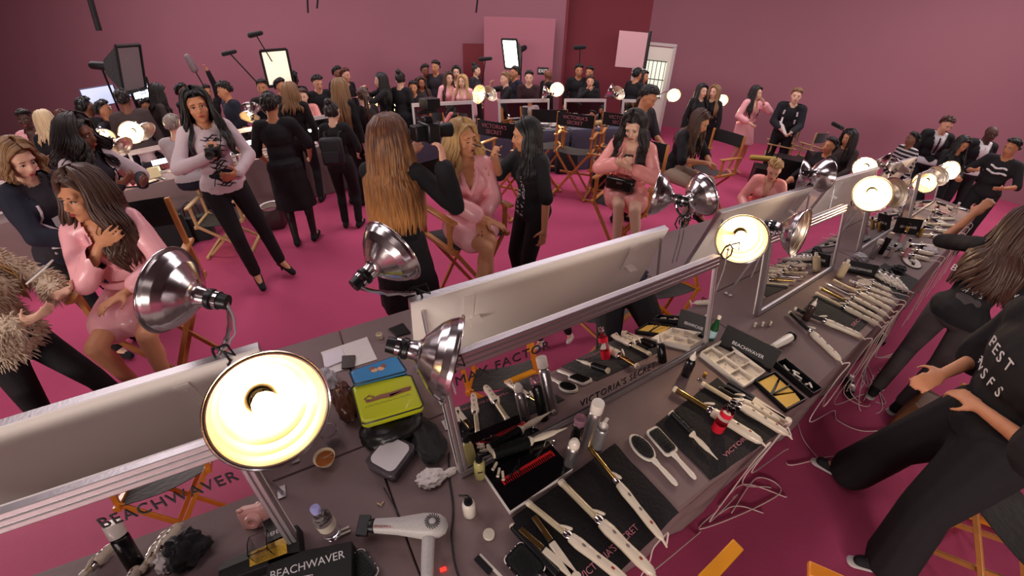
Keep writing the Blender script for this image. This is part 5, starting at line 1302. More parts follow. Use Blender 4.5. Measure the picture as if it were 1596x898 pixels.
# springy white clips in a row
for i in range(3):
    c = P(1176+i*12, 508-i*1, TZ); b = MB()
    b.box((0,0,.006), (.05,.012,.006)); b.box((0,0,.018), (.05,.011,.005), rot_('Y', 14)); b.cyl((.012,-.007,.012), (.012,.007,.012), .006, n=12)
    tag(b.build('butterfly_clip', bonew, loc=c, rot=(0,0,.9), bevel=.001), 'ivory butterfly clip behind the nearest box sign, %s' % ['left one','middle one','right one'][i], 'hair clip', 'ivory clips in a row behind the sign')
# dark bottle with a white cap on the crossed irons, candle, cylinders
can((1255,498), 'dark bottle with a white curled nozzle standing by the crossed irons', .12, .023, [(.85,1),(.95,.8)], mat('dark brown bottle', (52,36,34), .3), None, None, extra=whitenoz, cat='bottle', name='squeeze_bottle')
can((1308,432), 'cream cylinder leaning at the foot of the mirror beside the box sign', .13, .03, [(.92,1),(.97,.95)], mat('cream can', (226,206,170), .5), [(0,.6),(.03,.4)], whitep, cat='can', name='aerosol_can')
can((1372,395), 'dark can with a white top tilted among the far bottles', .17, .026, CAN, blackc, [(0,.96),(.045,.96),(.05,.85)], whitep)
can((1358,402), 'silver can with a cream top among the far bottles', .15, .026, CAN, silv, [(0,.96),(.035,.96),(.04,.85)], whitep)
can((1385,352), 'cream jar on the far table by the mirror', .07, .03, [(.92,1),(.97,.95)], mat('cream can', (226,206,170), .5), [(0,1.02),(.02,1.02)], whitep, cat='jar', name='cream_jar')
# crumpled ivory heaps: towels
def crumple(loc, sx, sy, sz, m, name, label, cat, rz=0., seed=1, grp=None, amp=.35):
    b = MB(); b.ell((0,0,0), (1,1,1), n=40, m=26); o = []
    for p in b.v:
        n_ = p.normalized() if p.length > 0 else p
        k = 1+amp*(noise.noise(n_*2.2+Vector((seed*7,0,0)))+.6*noise.noise(n_*5+Vector((seed*3,9,0)))+.35*abs(noise.noise(n_*11)))
        q = Vector((p.x*sx*k, p.y*sy*k, (p.z*k+.75)*sz)); q.z = max(q.z, 0.0005); o.append(q)
    b.v = o
    return tag(b.build(name, m, loc=loc, rot=(0,0,rz), smooth=55), label, cat, grp)
crumple(P(672,748,TZ), .052, .038, .018, paper, 'paper_tissue', 'crumpled white tissue right of the plastic food container', 'tissue', .3, 2)
crumple(P(700,738,TZ), .03, .014, .01, paper, 'paper_tissue', 'small twisted end of white tissue by the mirror post', 'tissue', .6, 5)
crumple(P(1345,446,TZ), .10, .05, .022, mat('cream towel', (214,196,180), .9, bump=.5, bscale=60), 'hand_towel', 'pale pink folded towel behind the ivory iron heap', 'towel', .5, 3)
crumple(P(1398,424,TZ), .075, .045, .035, blackfab, 'soft_pouch', 'crumpled black pouch above the five white-handled irons', 'pouch', .2, 4)
crumple(P(1392,384,TZ), .15, .07, .02, mat('bluish grey towel', (150,150,150), .9, bump=.5, bscale=60), 'hand_towel', 'grey folded towel behind the oval tray', 'towel', .5, 6)
crumple(P(1448,392,TZ), .12, .06, .025, F_GREY if 'F_GREY' in globals() else paper, 'hand_towel', 'light rumpled towel right of the oval tray', 'towel', .5, 7)
crumple(P(1340,404,TZ), .07, .05, .03, mat('clear film', (205,200,205), .3, trans=.4), 'plastic_bag', 'crinkled clear plastic bag behind the middle box sign', 'bag', .5, 8)
crumple(P(962,443,TZ), .22, .12, .07, mat('dark navy fabric', (22,22,44), .85, bump=.5, bscale=20), 'folded_jacket', 'dark navy jacket stuffed between the two mirrors', 'jacket', AL, 9)
crumple(P(905,468,TZ), .10, .06, .04, mat('brown leather', (110,72,44), .55, bump=.3, bscale=30), 'leather_pouch', 'small tan pouch beside the navy jacket between the mirrors', 'pouch', AL, 10)
# oval tray
c = P(1421,409,TZ)
t = thing('oval_tray', 'white oval tray with a dark rim holding small tools', 'tray', c, AL+.2)
MB().prism([(.15*math.cos(k*PI/20), .085*math.sin(k*PI/20)) for k in range(40)], .006).build('tray_body', whitep, t, bevel=.002)
MB().tube([(.15*math.cos(k*PI/20), .085*math.sin(k*PI/20), .008) for k in range(41)], .005, 6).build('rim', mat('dark tray rim', (90,80,76), .5), t)
for i in range(3):
    MB().box((-.05+.05*i,.01*(i-1),.016), (.05,.025,.02), rot_('Z', 30*i)).build('tool', (blackp, whitep, blackp)[i], t, bevel=.004)
# ---- left station
# pouches: yellow one and blue one, standing on the black bag
def pouch(quad, label, m, z0, th=.05, art=None):
    pts = [P(*q, z0) for q in quad]; c = sum(pts, Vector())/4
    t = thing('cosmetic_pouch', label, 'pouch', (c.x, c.y, z0-th), 0, 'glossy printed pouches')
    loc = [p-c for p in pts]
    b = MB(); rr = []
    for zz, k in ((0,.9),(th*.3,1),(th*.8,1),(th,.93)):
        ring = []
        for i in range(4):
            a_, b_ = loc[i], loc[(i+1) % 4]
            for s in range(6):
                p = a_.lerp(b_, .06+.88*s/5)
                ring.append(Vector((p.x*k, p.y*k, zz)))
        rr.append(ring)
    if (loc[1]-loc[0]).cross(loc[2]-loc[1]).z < 0: rr = [list(reversed(r_)) for r_ in rr]
    b.rings(rr); b.build('pouch_body', m, t, bevel=.004)
    ring = [Vector((p.x*1.01, p.y*1.01, th*.86)) for p in rr[1]]; MB().tube(ring+[ring[0]], .0028, 6).build('zip_piping', blackp, t)
    e = (loc[1]-loc[0]); an = math.atan2(e.y, e.x)
    return t, loc, th, an
t, loc, th, an = pouch([(547,600), (563,661), (661,632), (640,582)], 'glossy yellow-green pouch printed with a reclining figure, nearer of two', mat('yellow green vinyl', (178,184,30), .25, coat=.6), TZ+.15, .05)
L2 = loc[2]-loc[1]; a2 = math.atan2(L2.y, L2.x)
b = MB(); brown = mat('brown ink', (120,70,52), .5)
ux = Vector((math.cos(a2), math.sin(a2), 0)); uy = Vector((-math.sin(a2), math.cos(a2), 0)); Z = Vector((0,0,th))
def fig(x, y): return ux*x*L2.length+uy*y*.1+Z+Vector((0,0,.0012))
b.tube([fig(-.28,.0), fig(-.1,.06), fig(.08,.02), fig(.3,.1), fig(.42,.12)], [.007,.011,.013,.008,.004], 8); b.tube([fig(.05,-.04), fig(.22,.0), fig(.4,.0)], [.009,.007,.004], 8)
b.tube([fig(-.28,0), fig(-.36,.16), fig(-.28,.28), fig(-.2,.14)], .003, 6); b.ell(fig(-.31,.02), (.01,.008,.003))
for k in range(len(b.v)): b.v[k].z = min(b.v[k].z, th+.0025)
b.build('printed_figure', brown, t)
text('lettering', 'the darling of the catwalk', .0085, blacktxt, t, fig(0,-.28), (0,0,a2), extrude=.0003) if 0 else None
b = MB()
for k in range(22):
    p0 = fig(-.36+.034*k, -.26-.004*((k*7) % 5)); b.tube([p0, p0+ux*.0035+uy*.004*((k % 3)-1)], .0009, 4)
b.build('script_line', blacktxt, t)
t, loc, th, an = pouch([(544,578), (552,598), (634,577), (618,553)], 'glossy blue pouch with two printed faces, farther of two', mat('blue vinyl', (58,126,178), .25, coat=.6), TZ+.17, .05)
L2 = loc[2]-loc[1]; a2 = math.atan2(L2.y, L2.x); ux = Vector((math.cos(a2), math.sin(a2), 0)); uy = Vector((-math.sin(a2), math.cos(a2), 0)); Z = Vector((0,0,th))
b = MB()
for x in (-.05, .08): b.ell(ux*x*L2.length+Z+Vector((0,0,.0005)), (.016,.012,.002))
b.build('printed_faces', mat('tan ink', (200,150,110), .5), t)
b = MB(); 
for x in (-.08, .13): b.ell(ux*x*L2.length+uy*.012+Z+Vector((0,0,.0008)), (.014,.012,.002))
b.build('printed_hair', brown, t)
crumple(P(612,672,TZ), .13, .10, .055, mat('black shiny bag', (20,18,20), .35, bump=.4, bscale=14), 'tote_bag', 'black shiny bag under the yellow pouch', 'bag', AL, 11, amp=.14)
crumple(P(545,640,TZ), .05, .09, .085, mat('dark brown shiny leather', (78,44,30), .3, bump=.4, bscale=18), 'leather_bag', 'dark brown shiny bag left of the yellow pouch', 'bag', AL, 12, amp=.2)
crumple(P(668,690,TZ), .06, .11, .03, blackfab, 'folded_scarf', 'black folded cloth between the food container and the mirror post', 'cloth', AL, 13, amp=.2)
crumple(P(510,600,TZ), .05, .06, .05, mat('clear film', (205,200,205), .3, trans=.4), 'plastic_bag', 'crinkled clear plastic bag right of the big lit lamp', 'bag', .5, 14)
# paper and phone
def flat(quad, label, name, cat, m, z=TZ, th=.002, bev=.0, grp=None):
    pts = [P(*q, z+th) for q in quad]; c = sum(pts, Vector())/4
    b = MB(); pp = [(p.x-c.x, p.y-c.y) for p in pts]
    if (pts[1]-pts[0]).cross(pts[2]-pts[1]).z < 0: pp = list(reversed(pp))
    b.prism(pp, th); return tag(b.build(name, m, loc=(c.x, c.y, z), smooth=0, bevel=bev), label, cat, grp)
flat([(500,549), (514,583), (588,560), (572,525)], 'white sheet of paper under the dark phone, beside the red floor', 'paper_sheet', 'paper', paper)
flat([(502,552), (506,574), (540,560), (532,541)], 'small crinkled white packet on the paper sheet', 'paper_packet', 'packet', mat('white glossy packet', (220,212,220), .25), TZ+.002, .008, .002)
flat([(533,554), (532,574), (552,572), (554,553)], 'small dark brown phone lying on the white paper', 'phone', 'phone', mat('dark brown phone', (58,42,38), .3), TZ+.003, .009, .002)
flat([(605,512), (618,524), (640,518), (628,503)], 'black phone by the socket of the side-view lamp', 'phone', 'phone', blackp, TZ, .009, .002)
tag(MB().lathe((0,0,0), (0,0,1), [(0,.001),(0,.015),(.028,.017),(.028,.014),(.02,.013),(.02,.001)], 20).build('tea_candle', mat('cream wax', (216,200,170), .5), loc=P(592,527,TZ), smooth=40), 'small cream candle in a cup behind the blue pouch', 'candle')
t = thing('soup_bowl', 'small cream bowl of brown soup with a spoon', 'bowl', P(510,721,TZ), 0)
MB().lathe((0,0,0), (0,0,1), [(0,.001),(0,.024),(.004,.026),(.022,.036),(.04,.042),(.0425,.043),(.04,.0405),(.024,.034),(.008,.02),(.008,.001)], 32).build('bowl_body', mat('cream paper cup', (224,208,176), .5), t)
MB().lathe((0,0,.03), (0,0,1), [(0,.001),(0,.0365)], 32).build('soup', mat('brown broth', (150,86,36), .12), t); MB().tube([(-.01,0,.033), (.01,.01,.036), (.03,.02,.05)], .0022, 6).build('spoon', glassm, t)
t = thing('drinking_cup', 'clear plastic cup between the big lit lamp and the soup bowl', 'cup', P(520,690,TZ), 0)
MB().lathe((0,0,0), (0,0,1), [(0,.001),(0,.026),(.003,.028),(.09,.038),(.0915,.036),(.004,.026),(.004,.001)], 28).build('cup_body', glassm, t)
MB().tube([(.037*math.cos(k*PI/12), .037*math.sin(k*PI/12), .09) for k in range(25)], .002, 6).build('rim', glassm, t)
# food container
pts = [P(579,690,TZ), P(578,752,TZ), P(648,748,TZ), P(644,684,TZ)]; c = sum(pts, Vector())/4
t = thing('food_container', 'clear plastic food container with a rounded white lid', 'container', (c.x, c.y, TZ), AL+.62)
MB().prism(rrect(.155,.14,.02), .05).build('container_body', mat('smoky clear plastic', (120,112,120), .12, trans=.6), t, bevel=.003)
b = MB()
for k in range(14): b.box((-.066+.0102*k, -.071, .025), (.003,.003,.044)); b.box((-.066+.0102*k, .071, .025), (.003,.003,.044))
b.build('ribs', glassm, t); MB().prism(rrect(.128,.116,.026), .004, z0=.051).build('lid', mat('matt white card lid', (205,200,204), .7), t, bevel=.001)
# paper-wrapped sticks, tie clip, cable
for i, (a_, b_) in enumerate((((522,832),(545,822)), ((524,838),(547,828)))):
    c, an, L = between(a_, b_, TZ); tag(MB().box((0,0,.004), (L,.008,.007)).build('wooden_stick', mat('paper wrapped stick', (220,210,198), .7), loc=c, rot=(0,0,an), bevel=.001), 'white paper-wrapped stick beside the water bottle, %s' % ['upper of two','lower of two'][i], 'stick', 'wrapped sticks')
b = MB(); b.box((0,0,.003), (.022,.006,.004)); b.box((.006,.008,.003), (.006,.016,.004)); tag(b.build('hair_clip', mat('beige clip', (190,165,130), .5), loc=P(592,787,TZ), rot=(0,0,-.4), bevel=.001), 'tiny beige clip alone on the grey cloth above the dryer', 'hair clip')
b = MB(); b.box((0,0,.003), (.02,.012,.006)); tag(b.build('power_light', mat('glowing red switch', (255,40,30), .4, emit=2.5), loc=P(691,888,TZ), rot=(0,0,.4), bevel=.001), 'tiny glowing red switch right of the dryer handle', 'switch')
cable([P(700,705,TZ+.004), P(700,745,TZ+.004), P(706,790,TZ+.004), P(704,840,TZ+.004), P(712,890,TZ+.004), P(735,940,TZ+.004)], .0035, blackp, 'black cable running down the grey cloth right of the dryer')
cable([P(598,760,TZ+.003), P(612,785,TZ+.003), P(624,806,TZ+.003)], .002, blackp, 'short black cord between the food container and the dryer')
c, an, L = between((745,868), (800,925), TZ)
t = thing('comb', 'white-backed comb with dark teeth at the bottom, left of the studded brush', 'comb', c, an)
MB().box((0,.008,.005), (L,.01,.006)).build('spine', whitep, t, bevel=.001); MB().box((-L*.3,-.006,.005), (L*.42,.022,.01)).build('teeth', blackp, t)
# black lettered box and the boxes at the lower left
t = thing('gift_box', 'black box with white lettering and a white photo frame at the bottom left', 'box', P(505,895,TZ), math.radians(-14)+AL)
pts = [P(412,848,TZ+.07), P(540,832,TZ+.07)]
MB().box((-.03,-.02,.03), (.27,.17,.06)).build('box_body', mat('matt black card', (20,18,20), .6), t, bevel=.002)
text('lettering', 'BEACHWAVER', .036, whitetxt, t, (-.035,.015,.0605), (0,0,math.radians(6)), extrude=.0004)
fr = MB()
for x, y, w, h in ((-.06,-.075,.09,.008), (-.06,-.02,.09,.008), (-.1,-.048,.008,.06), (-.02,-.048,.008,.06)): fr.box((x,y,.0615), (w,h,.002))
fr.build('photo_frame', whitetxt, t, smooth=0)
t = thing('gift_box', 'long black box with gold leaf pattern at the bottom left below the mirror', 'box', P(415,872,TZ+.0), AL-.05)
MB().box((0,0,.03), (.26,.10,.06)).build('box_body', mat('matt black card', (20,18,20), .6), t, bevel=.002)
gm = mat('gold leaf speckle', (196,156,54), .4, .7, var=.8, vscale=160); MB().box((.03,-.0,.061), (.12,.07,.002)).build('gold_print', gm, t)
t = thing('acrylic_box', 'small clear acrylic box left of the mirror post', 'box', P(412,858,TZ+.06), AL)
b = MB()
for s in (-1,1): b.box((s*.03,0,.03), (.003,.06,.06)); b.box((0,s*.03,.03), (.06,.003,.06))
b.box((0,0,.0015), (.06,.06,.003)); b.build('box_walls', glassm, t)
# instant camera whose reflection shows in the left mirror (it stands in front of the glass, below the frame)
c = Vector((-.70,.09,TZ)) 
t = thing('instant_camera', 'pale pink instant camera in front of the left mirror', 'camera', c, AL+.3)
pk = mat('pale pink plastic', (226,170,160), .35)
MB().box((0,0,.045), (.11,.05,.09)).build('camera_body', pk, t, bevel=.014)
for s_ in (1,-1): 
    MB().lathe((.01,s_*.02,.05), (0,s_,0), [(0,.03),(.02,.03),(.03,.026),(.03,.014),(.022,.012),(.022,.001)], 24).build('lens', pk if s_ > 0 else mat('grey pink plastic', (170,130,124), .4), t)
MB().box((-.035,.02,.095), (.02,.015,.01)).build('viewfinder', pk, t, bevel=.003)
# heap on the table in front of the left mirror: seen in the glass only
def unmirror(px, py, z):
    nn = Vector((.5182,-.8553,0))*math.cos(math.atan2(.13,.52))+Vector((0,0,1))*math.sin(math.atan2(.13,.52)); p0 = T(0,-.70,.752)
    o = Vector((0,0,CH)); d = ray(px, py); k = (p0-o).dot(nn)/d.dot(nn); h = o+d*k; r = d-nn*(2*d.dot(nn)); return h+r*((z-h.z)/r.z)
_P = P
P = unmirror
can((215,880), 'black can with a broad white cap shown in the left mirror', .15, .032, CAN, blackc, [(0,.98),(.05,.98),(.055,.9)], whitep, grp=None)
for i, (a_, b_) in enumerate((((278,818),(235,875)), ((262,828),(222,886)), ((175,850),(130,895)), ((215,885),(190,930)))):
    lay_iron(b_, a_, ivb, 'ivory tool shown in the left mirror, %s' % ['right of the white cap','just below the white cap','leftmost','lowest'][i], r=.014, split=.3, group='ivory tools shown in the left mirror', z=TZ+.001)
crumple(P(300,868,TZ), .07, .08, .06, blackfab, 'tote_bag', 'black crumpled bag at the bottom left beside the ivory tools', 'bag', AL, 15)
crumple(P(262,880,TZ), .03, .05, .03, paper, 'paper_tissue', 'crumpled white tissue among the ivory tools at the bottom left', 'tissue', .2, 16)
P = _P
can((375,862), 'slim bottle with a pointed white tip behind the gold box', .07, .016, [(.85,1),(.95,.7)], blackc, [(0,.7),(.02,.5),(.035,.1)], whitep, cat='bottle', name='squeeze_bottle', grp=None)
# ---- cords: from the irons over the table edge to the carpet
def floorpt(px, py): return P(px, py, .006)
E = ends
edge = lambda s: T(s, -.155, .735)
def drop(e, es, pts, label, r=.0032):
    p = T(es, -.13, .77); q = T(es, -.135, .62)
    o = cable([e, (e+p)/2+Vector((0,0,.012)), p, q]+pts, r, cordm, label, name='cord')
    del o['category']; del o['label']
    t = irons[min(range(len(ends)), key=lambda i: (ends[i]-e).length)]
    o.parent = t; o.matrix_parent_inverse = (Matrix.Translation(t.location) @ t.rotation_euler.to_matrix().to_4x4()).inverted()
    return o
def sof(v): return v.x*.8553+v.y*.5182
drop(E[0], sof(E[0])+.03, [T(sof(E[0])+.06,-.12,.45), T(sof(E[0])+.1,-.1,.2), floorpt(1085,835), floorpt(1140,790), floorpt(1190,800)], 'white cord dropping from the thin gold iron at the bottom')
drop(E[3], sof(E[3])+.02, [T(1.35,-.12,.4), T(1.32,-.1,.15), floorpt(1150,770), floorpt(1090,825), floorpt(1215,770), floorpt(1180,745), floorpt(1140,800)], 'white cord from the iron under the red bottle, looping on the carpet')
drop(E[4], sof(E[4])+.02, [T(1.5,-.12,.35), floorpt(1200,760), floorpt(1225,775), floorpt(1160,755), floorpt(1120,790)], 'white cord from the grey-button iron down to the loops')
drop(E[5], sof(E[5])+.03, [T(1.55,-.12,.4), floorpt(1228,700), floorpt(1230,725), floorpt(1300,712), floorpt(1330,735), floorpt(1362,702)], 'white cord from the short black-barrel iron, trailing right over the dark carpet')
drop(E[6], sof(E[6])+.02, [T(2.1,-.1,.45), P(1300,640,.05), floorpt(1305,655), floorpt(1345,672), floorpt(1400,668)], 'white cord from the nearer crossed iron, curving right to the brown bag')
drop(E[7], sof(E[7])+.02, [T(2.3,-.1,.45), P(1290,600,.2), P(1245,625,.02), floorpt(1250,680), floorpt(1290,730)], 'white cord from the farther crossed iron to the carpet')
for i in range(8, 15):
    s_ = sof(E[i]); drop(E[i], s_+.02, [T(s_-.05,-.11,.45), T(s_-.12-.05*(i % 3),-.08,.2), floorpt(1318+(i*13) % 40, 600+(i*17) % 40), floorpt(1330+(i*29) % 60, 640-(i*11) % 50), floorpt(1345+(i*7) % 30, 590-(i*5) % 25)], 'white cord from the ivory iron heap, strand number from the near side: %s' % ['one','two','three','four','five','six','seven'][i-8], r=.003)
for i in range(15, 20):
    s_ = sof(E[i]); drop(E[i], s_+.02, [T(s_-.03,-.11,.45), T(s_-.1,-.08,.2), floorpt(1400+(i*13) % 22, 545+(i*7) % 14)], 'white cord from the row of five irons, %s from the left' % ['first','second','third','fourth','fifth'][i-15], r=.003)
for i in range(20, 27):
    s_ = sof(E[i]); drop(E[i], s_+.02, [T(s_-.05,-.11,.4), T(s_-.15,-.08,.1)], 'white cord from a far pale iron, %s from the oval tray' % ['first','second','third','fourth','fifth','sixth','seventh'][i-20], r=.003)
# tangle of plugs below the table
def powerstrip(px, py, label):
    c = floorpt(px, py); t = thing('power_strip', label, 'power strip', (c.x, c.y, 0.001), AL+.4, 'power strips on the carpet')
    MB().box((0,0,.02), (.26,.055,.04)).build('strip_body', blackp, t, bevel=.004)
    for k in range(4): MB().box((-.09+.06*k,0,.055), (.035,.04,.032)).build('plug', (blackp, whitep)[k % 2], t, bevel=.004)
powerstrip(1322, 605, 'black power strip crowded with plugs beneath the table edge')
powerstrip(1372, 525, 'second black power strip farther along beneath the table edge')
# ================================================================ chairs, bags, film gear
VS = "VICTORIA'S\nSECRET"
def director_chair(label, loc, yaw, h=.74, back=None, m=wood, seatm=blackfab, txt=None, name='director_chair'):
    """faces its own +y; h is the height of the seat"""
    t = thing(name, label, 'chair', loc, math.radians(yaw), 'folding wooden director chairs')
    W, D = .52, .40; b = .0
    for y in (-D/2, D/2):
        for s in (-1, 1):
            MB().box((0, y+s*.012, h/2), (.03, .02, math.hypot(W, h)), Matrix.Rotation(s*math.atan2(W, h), 3, 'Y')).build('cross_leg', m, t, bevel=.003)
    for s in (-1, 1):
        MB().box((s*W/2, 0, .02), (.035, D+.12, .03)).build('foot_rail', m, t, bevel=.003)
        MB().box((s*W/2, 0, h-.02), (.035, D+.06, .035)).build('seat_rail', m, t, bevel=.003)
        MB().box((s*W/2, D/2-.02, h+.10), (.03, .03, .24)).build('arm_post', m, t, bevel=.003)
        MB().box((s*W/2, -D/2+.01, h+.26), (.03, .03, .56)).build('back_post', m, t, bevel=.003)
        MB().box((s*W/2, .0, h+.225), (.055, D+.12, .022)).build('armrest', m, t, bevel=.006)
    if h > .6: MB().box((0, D/2+.02, .28), (W, .03, .03)).build('footrest', m, t, bevel=.003)
    b = MB(); rs = []
    for k in range(9):
        x = -W/2+W*k/8; z = h-.012-.03*math.sin(PI*k/8); rs.append([(x,-D/2,z), (x,D/2,z), (x,D/2,z-.004), (x,-D/2,z-.004)])
    b.rings(rs); b.build('seat', seatm, t)
    b = MB(); rs = []
    for k in range(9):
        x = -W/2+W*k/8; y = -D/2-.01-.03*math.sin(PI*k/8); rs.append([(x,y,h+.36), (x,y-.005,h+.36), (x,y-.005,h+.54), (x,y,h+.54)])
    b.rings(rs); bk = b.build('backrest', back or blackfab, t)
    if txt:
        text('lettering', txt, .068, pinktxt, bk, (0, -D/2-.048, h+.45), (PI/2, 0, 0), extrude=.001)
    return t
def yawto(x, y, tx, ty): return math.degrees(math.atan2(ty-y, tx-x))-90
# in front of the partition row, backs to the camera
for (px, py), lb, z_ in (((785,202), 'director chair with a black lettered back, left of the makeup artist head', .72), ((905,188), 'director chair with a black lettered back at the middle of the partition row', .72), ((975,188), 'director chair with a black lettered back at the right of the partition row', .72)):
    p = P(px, py, 1.17); director_chair(lb, (p.x,p.y+.2,0), -20 if px > 800 else -28, z_, txt=VS)
p = Vector((.42,5.95,0)); director_chair('bare wooden director chair without lettering between two lettered ones', p, 10, .72)
p = Vector((1.35,5.6,0)); director_chair('director chair with a red sling seat by the robed woman', p, 70, .5, seatm=mat('red canvas', (170,40,40), .8))
def under(per, label, seat, dyaw=0, dx=0, dy=0, **k):
    W = per['W']; pl = per['pel']; f = W.to_3x3() @ Vector((0,1,0)); y = math.degrees(math.atan2(f.y, f.x))-90
    q = pl-f*.04; return director_chair(label, (q.x, q.y, 0), y+dyaw, seat, **k)
if 'blond_model' in globals():
    for per, lb in ((blond_model, 'director chair holding the blond robed woman'), (texter, 'director chair holding the dark-haired woman with the phone'), (brown_model, 'director chair holding the brown-haired woman at the left')):
        under(per, lb, per['pel'].z-.105)
p = P(1098,300,0)
director_chair('director chair under the woman in the black sports shirt', P(1092,322,0), 120, .62)
p = P(340,402,0); director_chair('low yellow wooden chair behind the legs of the white sweater woman', (-3.45,3.75,0), 200, .42, m=woodd)
p = P(1190,268,0); director_chair('pale wooden chair beside the equipment cases near the robed barefoot woman', P(1196,284,0), 60, .55, m=woodd)
director_chair('wooden chair with a bamboo look behind the cropped blond woman', P(1232,292,0), 30, .6, m=woodd)
director_chair('orange wooden director chair by the camera side of the table, shown in the lettered mirror', (1.16,.0,0), 60, .52, m=mat('orange varnished wood', (222,136,40), .35, coat=.3))
director_chair('director chair opposite the heap of ivory irons, on the working side', (3.02,.95,0), 60, .6, m=mat('orange varnished wood', (222,136,40), .35, coat=.3))
director_chair('director chair on the camera side of the left mirror', (-.75,-1.45,0), 20, .6, m=mat('orange varnished wood', (222,136,40), .35, coat=.3))
director_chair('wooden director chair behind the legs of the tall person at the bottom right', (2.62,.38,0), 100, .5)
# folded yellow chair arm poking in at the bottom
c, an, L = between((1098,905), (1152,848), .7)
tag(MB().box((0,0,0), (L,.05,.02)).build('yellow_board', orangem, loc=(c.x,c.y,.69), rot=(0,math.radians(0),an), bevel=.004), 'yellow-orange strip poking in at the bottom edge over the dark carpet', 'board')
# bags
def tote(label, loc, rz, w, d, h, m, handles=True, name='tote_bag', grp=None):
    t = thing(name, label, 'bag', loc, rz, grp)
    b = MB(); rs = []
    for zz, k in ((.003,.93),(h*.1,1.0),(h*.5,1.02),(h*.92,.97),(h,.9)):
        rs.append([(x*k, y*k*(1.05 if zz < h*.6 else .8), zz+.01*math.sin(i*1.7)*(zz > .1)) for i, (x, y) in enumerate(rrect(w, d, .03))])
    b.rings(rs); b.build('bag_body', m, t)
    if handles:
        for s in (-1, 1): MB().tube([(-w*.25, s*d*.35, h*.92), (-w*.2, s*d*.4, h+.12), (0, s*d*.4, h+.17), (w*.2, s*d*.4, h+.12), (w*.25, s*d*.35, h*.92)], .007, 8).build('handle', m, t)
    return t
tote('black tote bag on the carpet behind the brown-haired robed woman', P(272,388,0), .8, .5, .22, .42, blackfab)
tote('dark maroon waste bin with a white liner by the legs of the black dress', P(432,352,0), .3, .28, .28, .30, mat('dark maroon plastic', (62,32,38), .5), False, 'waste_bin')
MB().lathe((0,0,.3), (0,0,1), [(-.03,.13),(.01,.145),(.0,.12)], 20).build('bin_liner', mat('white film', (205,195,200), .4), [o for o in C.objects if o.name.startswith('waste_bin')][-1])
tote('brown leather bag on the dark carpet by the feet in black sneakers', P(1410,668,0), .5, .32, .2, .30, mat('brown leather', (110,62,36), .5, bump=.3, bscale=30), True)
tote('clear plastic bag on the floor before the partition row', P(928,262,0), .2, .3, .2, .3, mat('clear film', (205,200,205), .3, trans=.4), False, 'plastic_bag')
tote('black backpack on the carpet under the partition-row table', P(880,268,0), .2, .4, .28, .42, blackfab, True, 'backpack')
tote('dark blue bag leaning under the partition-row table', P(835,268,0), .6, .45, .28, .4, mat('slate blue cloth', (48,54,76), .9, bump=.4), True)
tote('open black handbag on the floor left of the director chair with a red seat', P(935,292,0), .1, .34, .2, .5, blackfab, False)
tote('black shoulder bag on the floor beside the white sweater woman', P(312,372,0), .4, .4, .2, .32, blackfab)
# equipment cases near the right wall
def case(label, c, rz, w, d, h, emblem=True):
    t = thing('flight_case', label, 'case', c, rz, 'black equipment cases')
    MB().box((0,0,h/2+.004), (w,d,h)).build('case_body', mat('black case laminate', (22,21,24), .45), t, bevel=.006)
    b = MB()
    for sx in (-1,1):
        for sy in (-1,1): b.box((sx*w/2,sy*d/2,h/2+.004), (.02,.02,h+.004))
    b.build('corner_edge', mat('dull steel', (90,88,90), .4, .8), t)
    if emblem:
        b = MB(); b.tube([(.09*math.cos(k*PI/12), -d/2-.003, h*.5+.12*math.sin(k*PI/12)) for k in range(25)], .006, 6); b.tube([(.0,-d/2-.003,h*.5+.1), (-.04,-d/2-.003,h*.5-.02), (.05,-d/2-.003,h*.5+.02), (0,-d/2-.003,h*.5-.1)], .007, 6)
        b.build('emblem', whitetxt, t)
    return t
for (px, py), z, lb, w, h in (((1206,262),0,'low black case with a pale emblem behind the barefoot woman', .8,.55), ((1245,268),0,'large black case in front of the man with papers', 1.0,.8), ((1278,262),0,'upright black case with a round pale emblem right of the man with papers', .6,.95)):
    p = PD(px, py, 7.5); case(lb, (p.x,p.y,0), -.45, w*.75, .4, h)
c = PD(1216,190,7.75); tag(MB().caps((-.3,0,.0), (.3,.05,.0), .05, .05).build('white_package', mat('crumpled yellow paper', (180,150,70), .7), loc=(c.x,c.y,.63)), 'crumpled yellowish package lying on the low case', 'package')
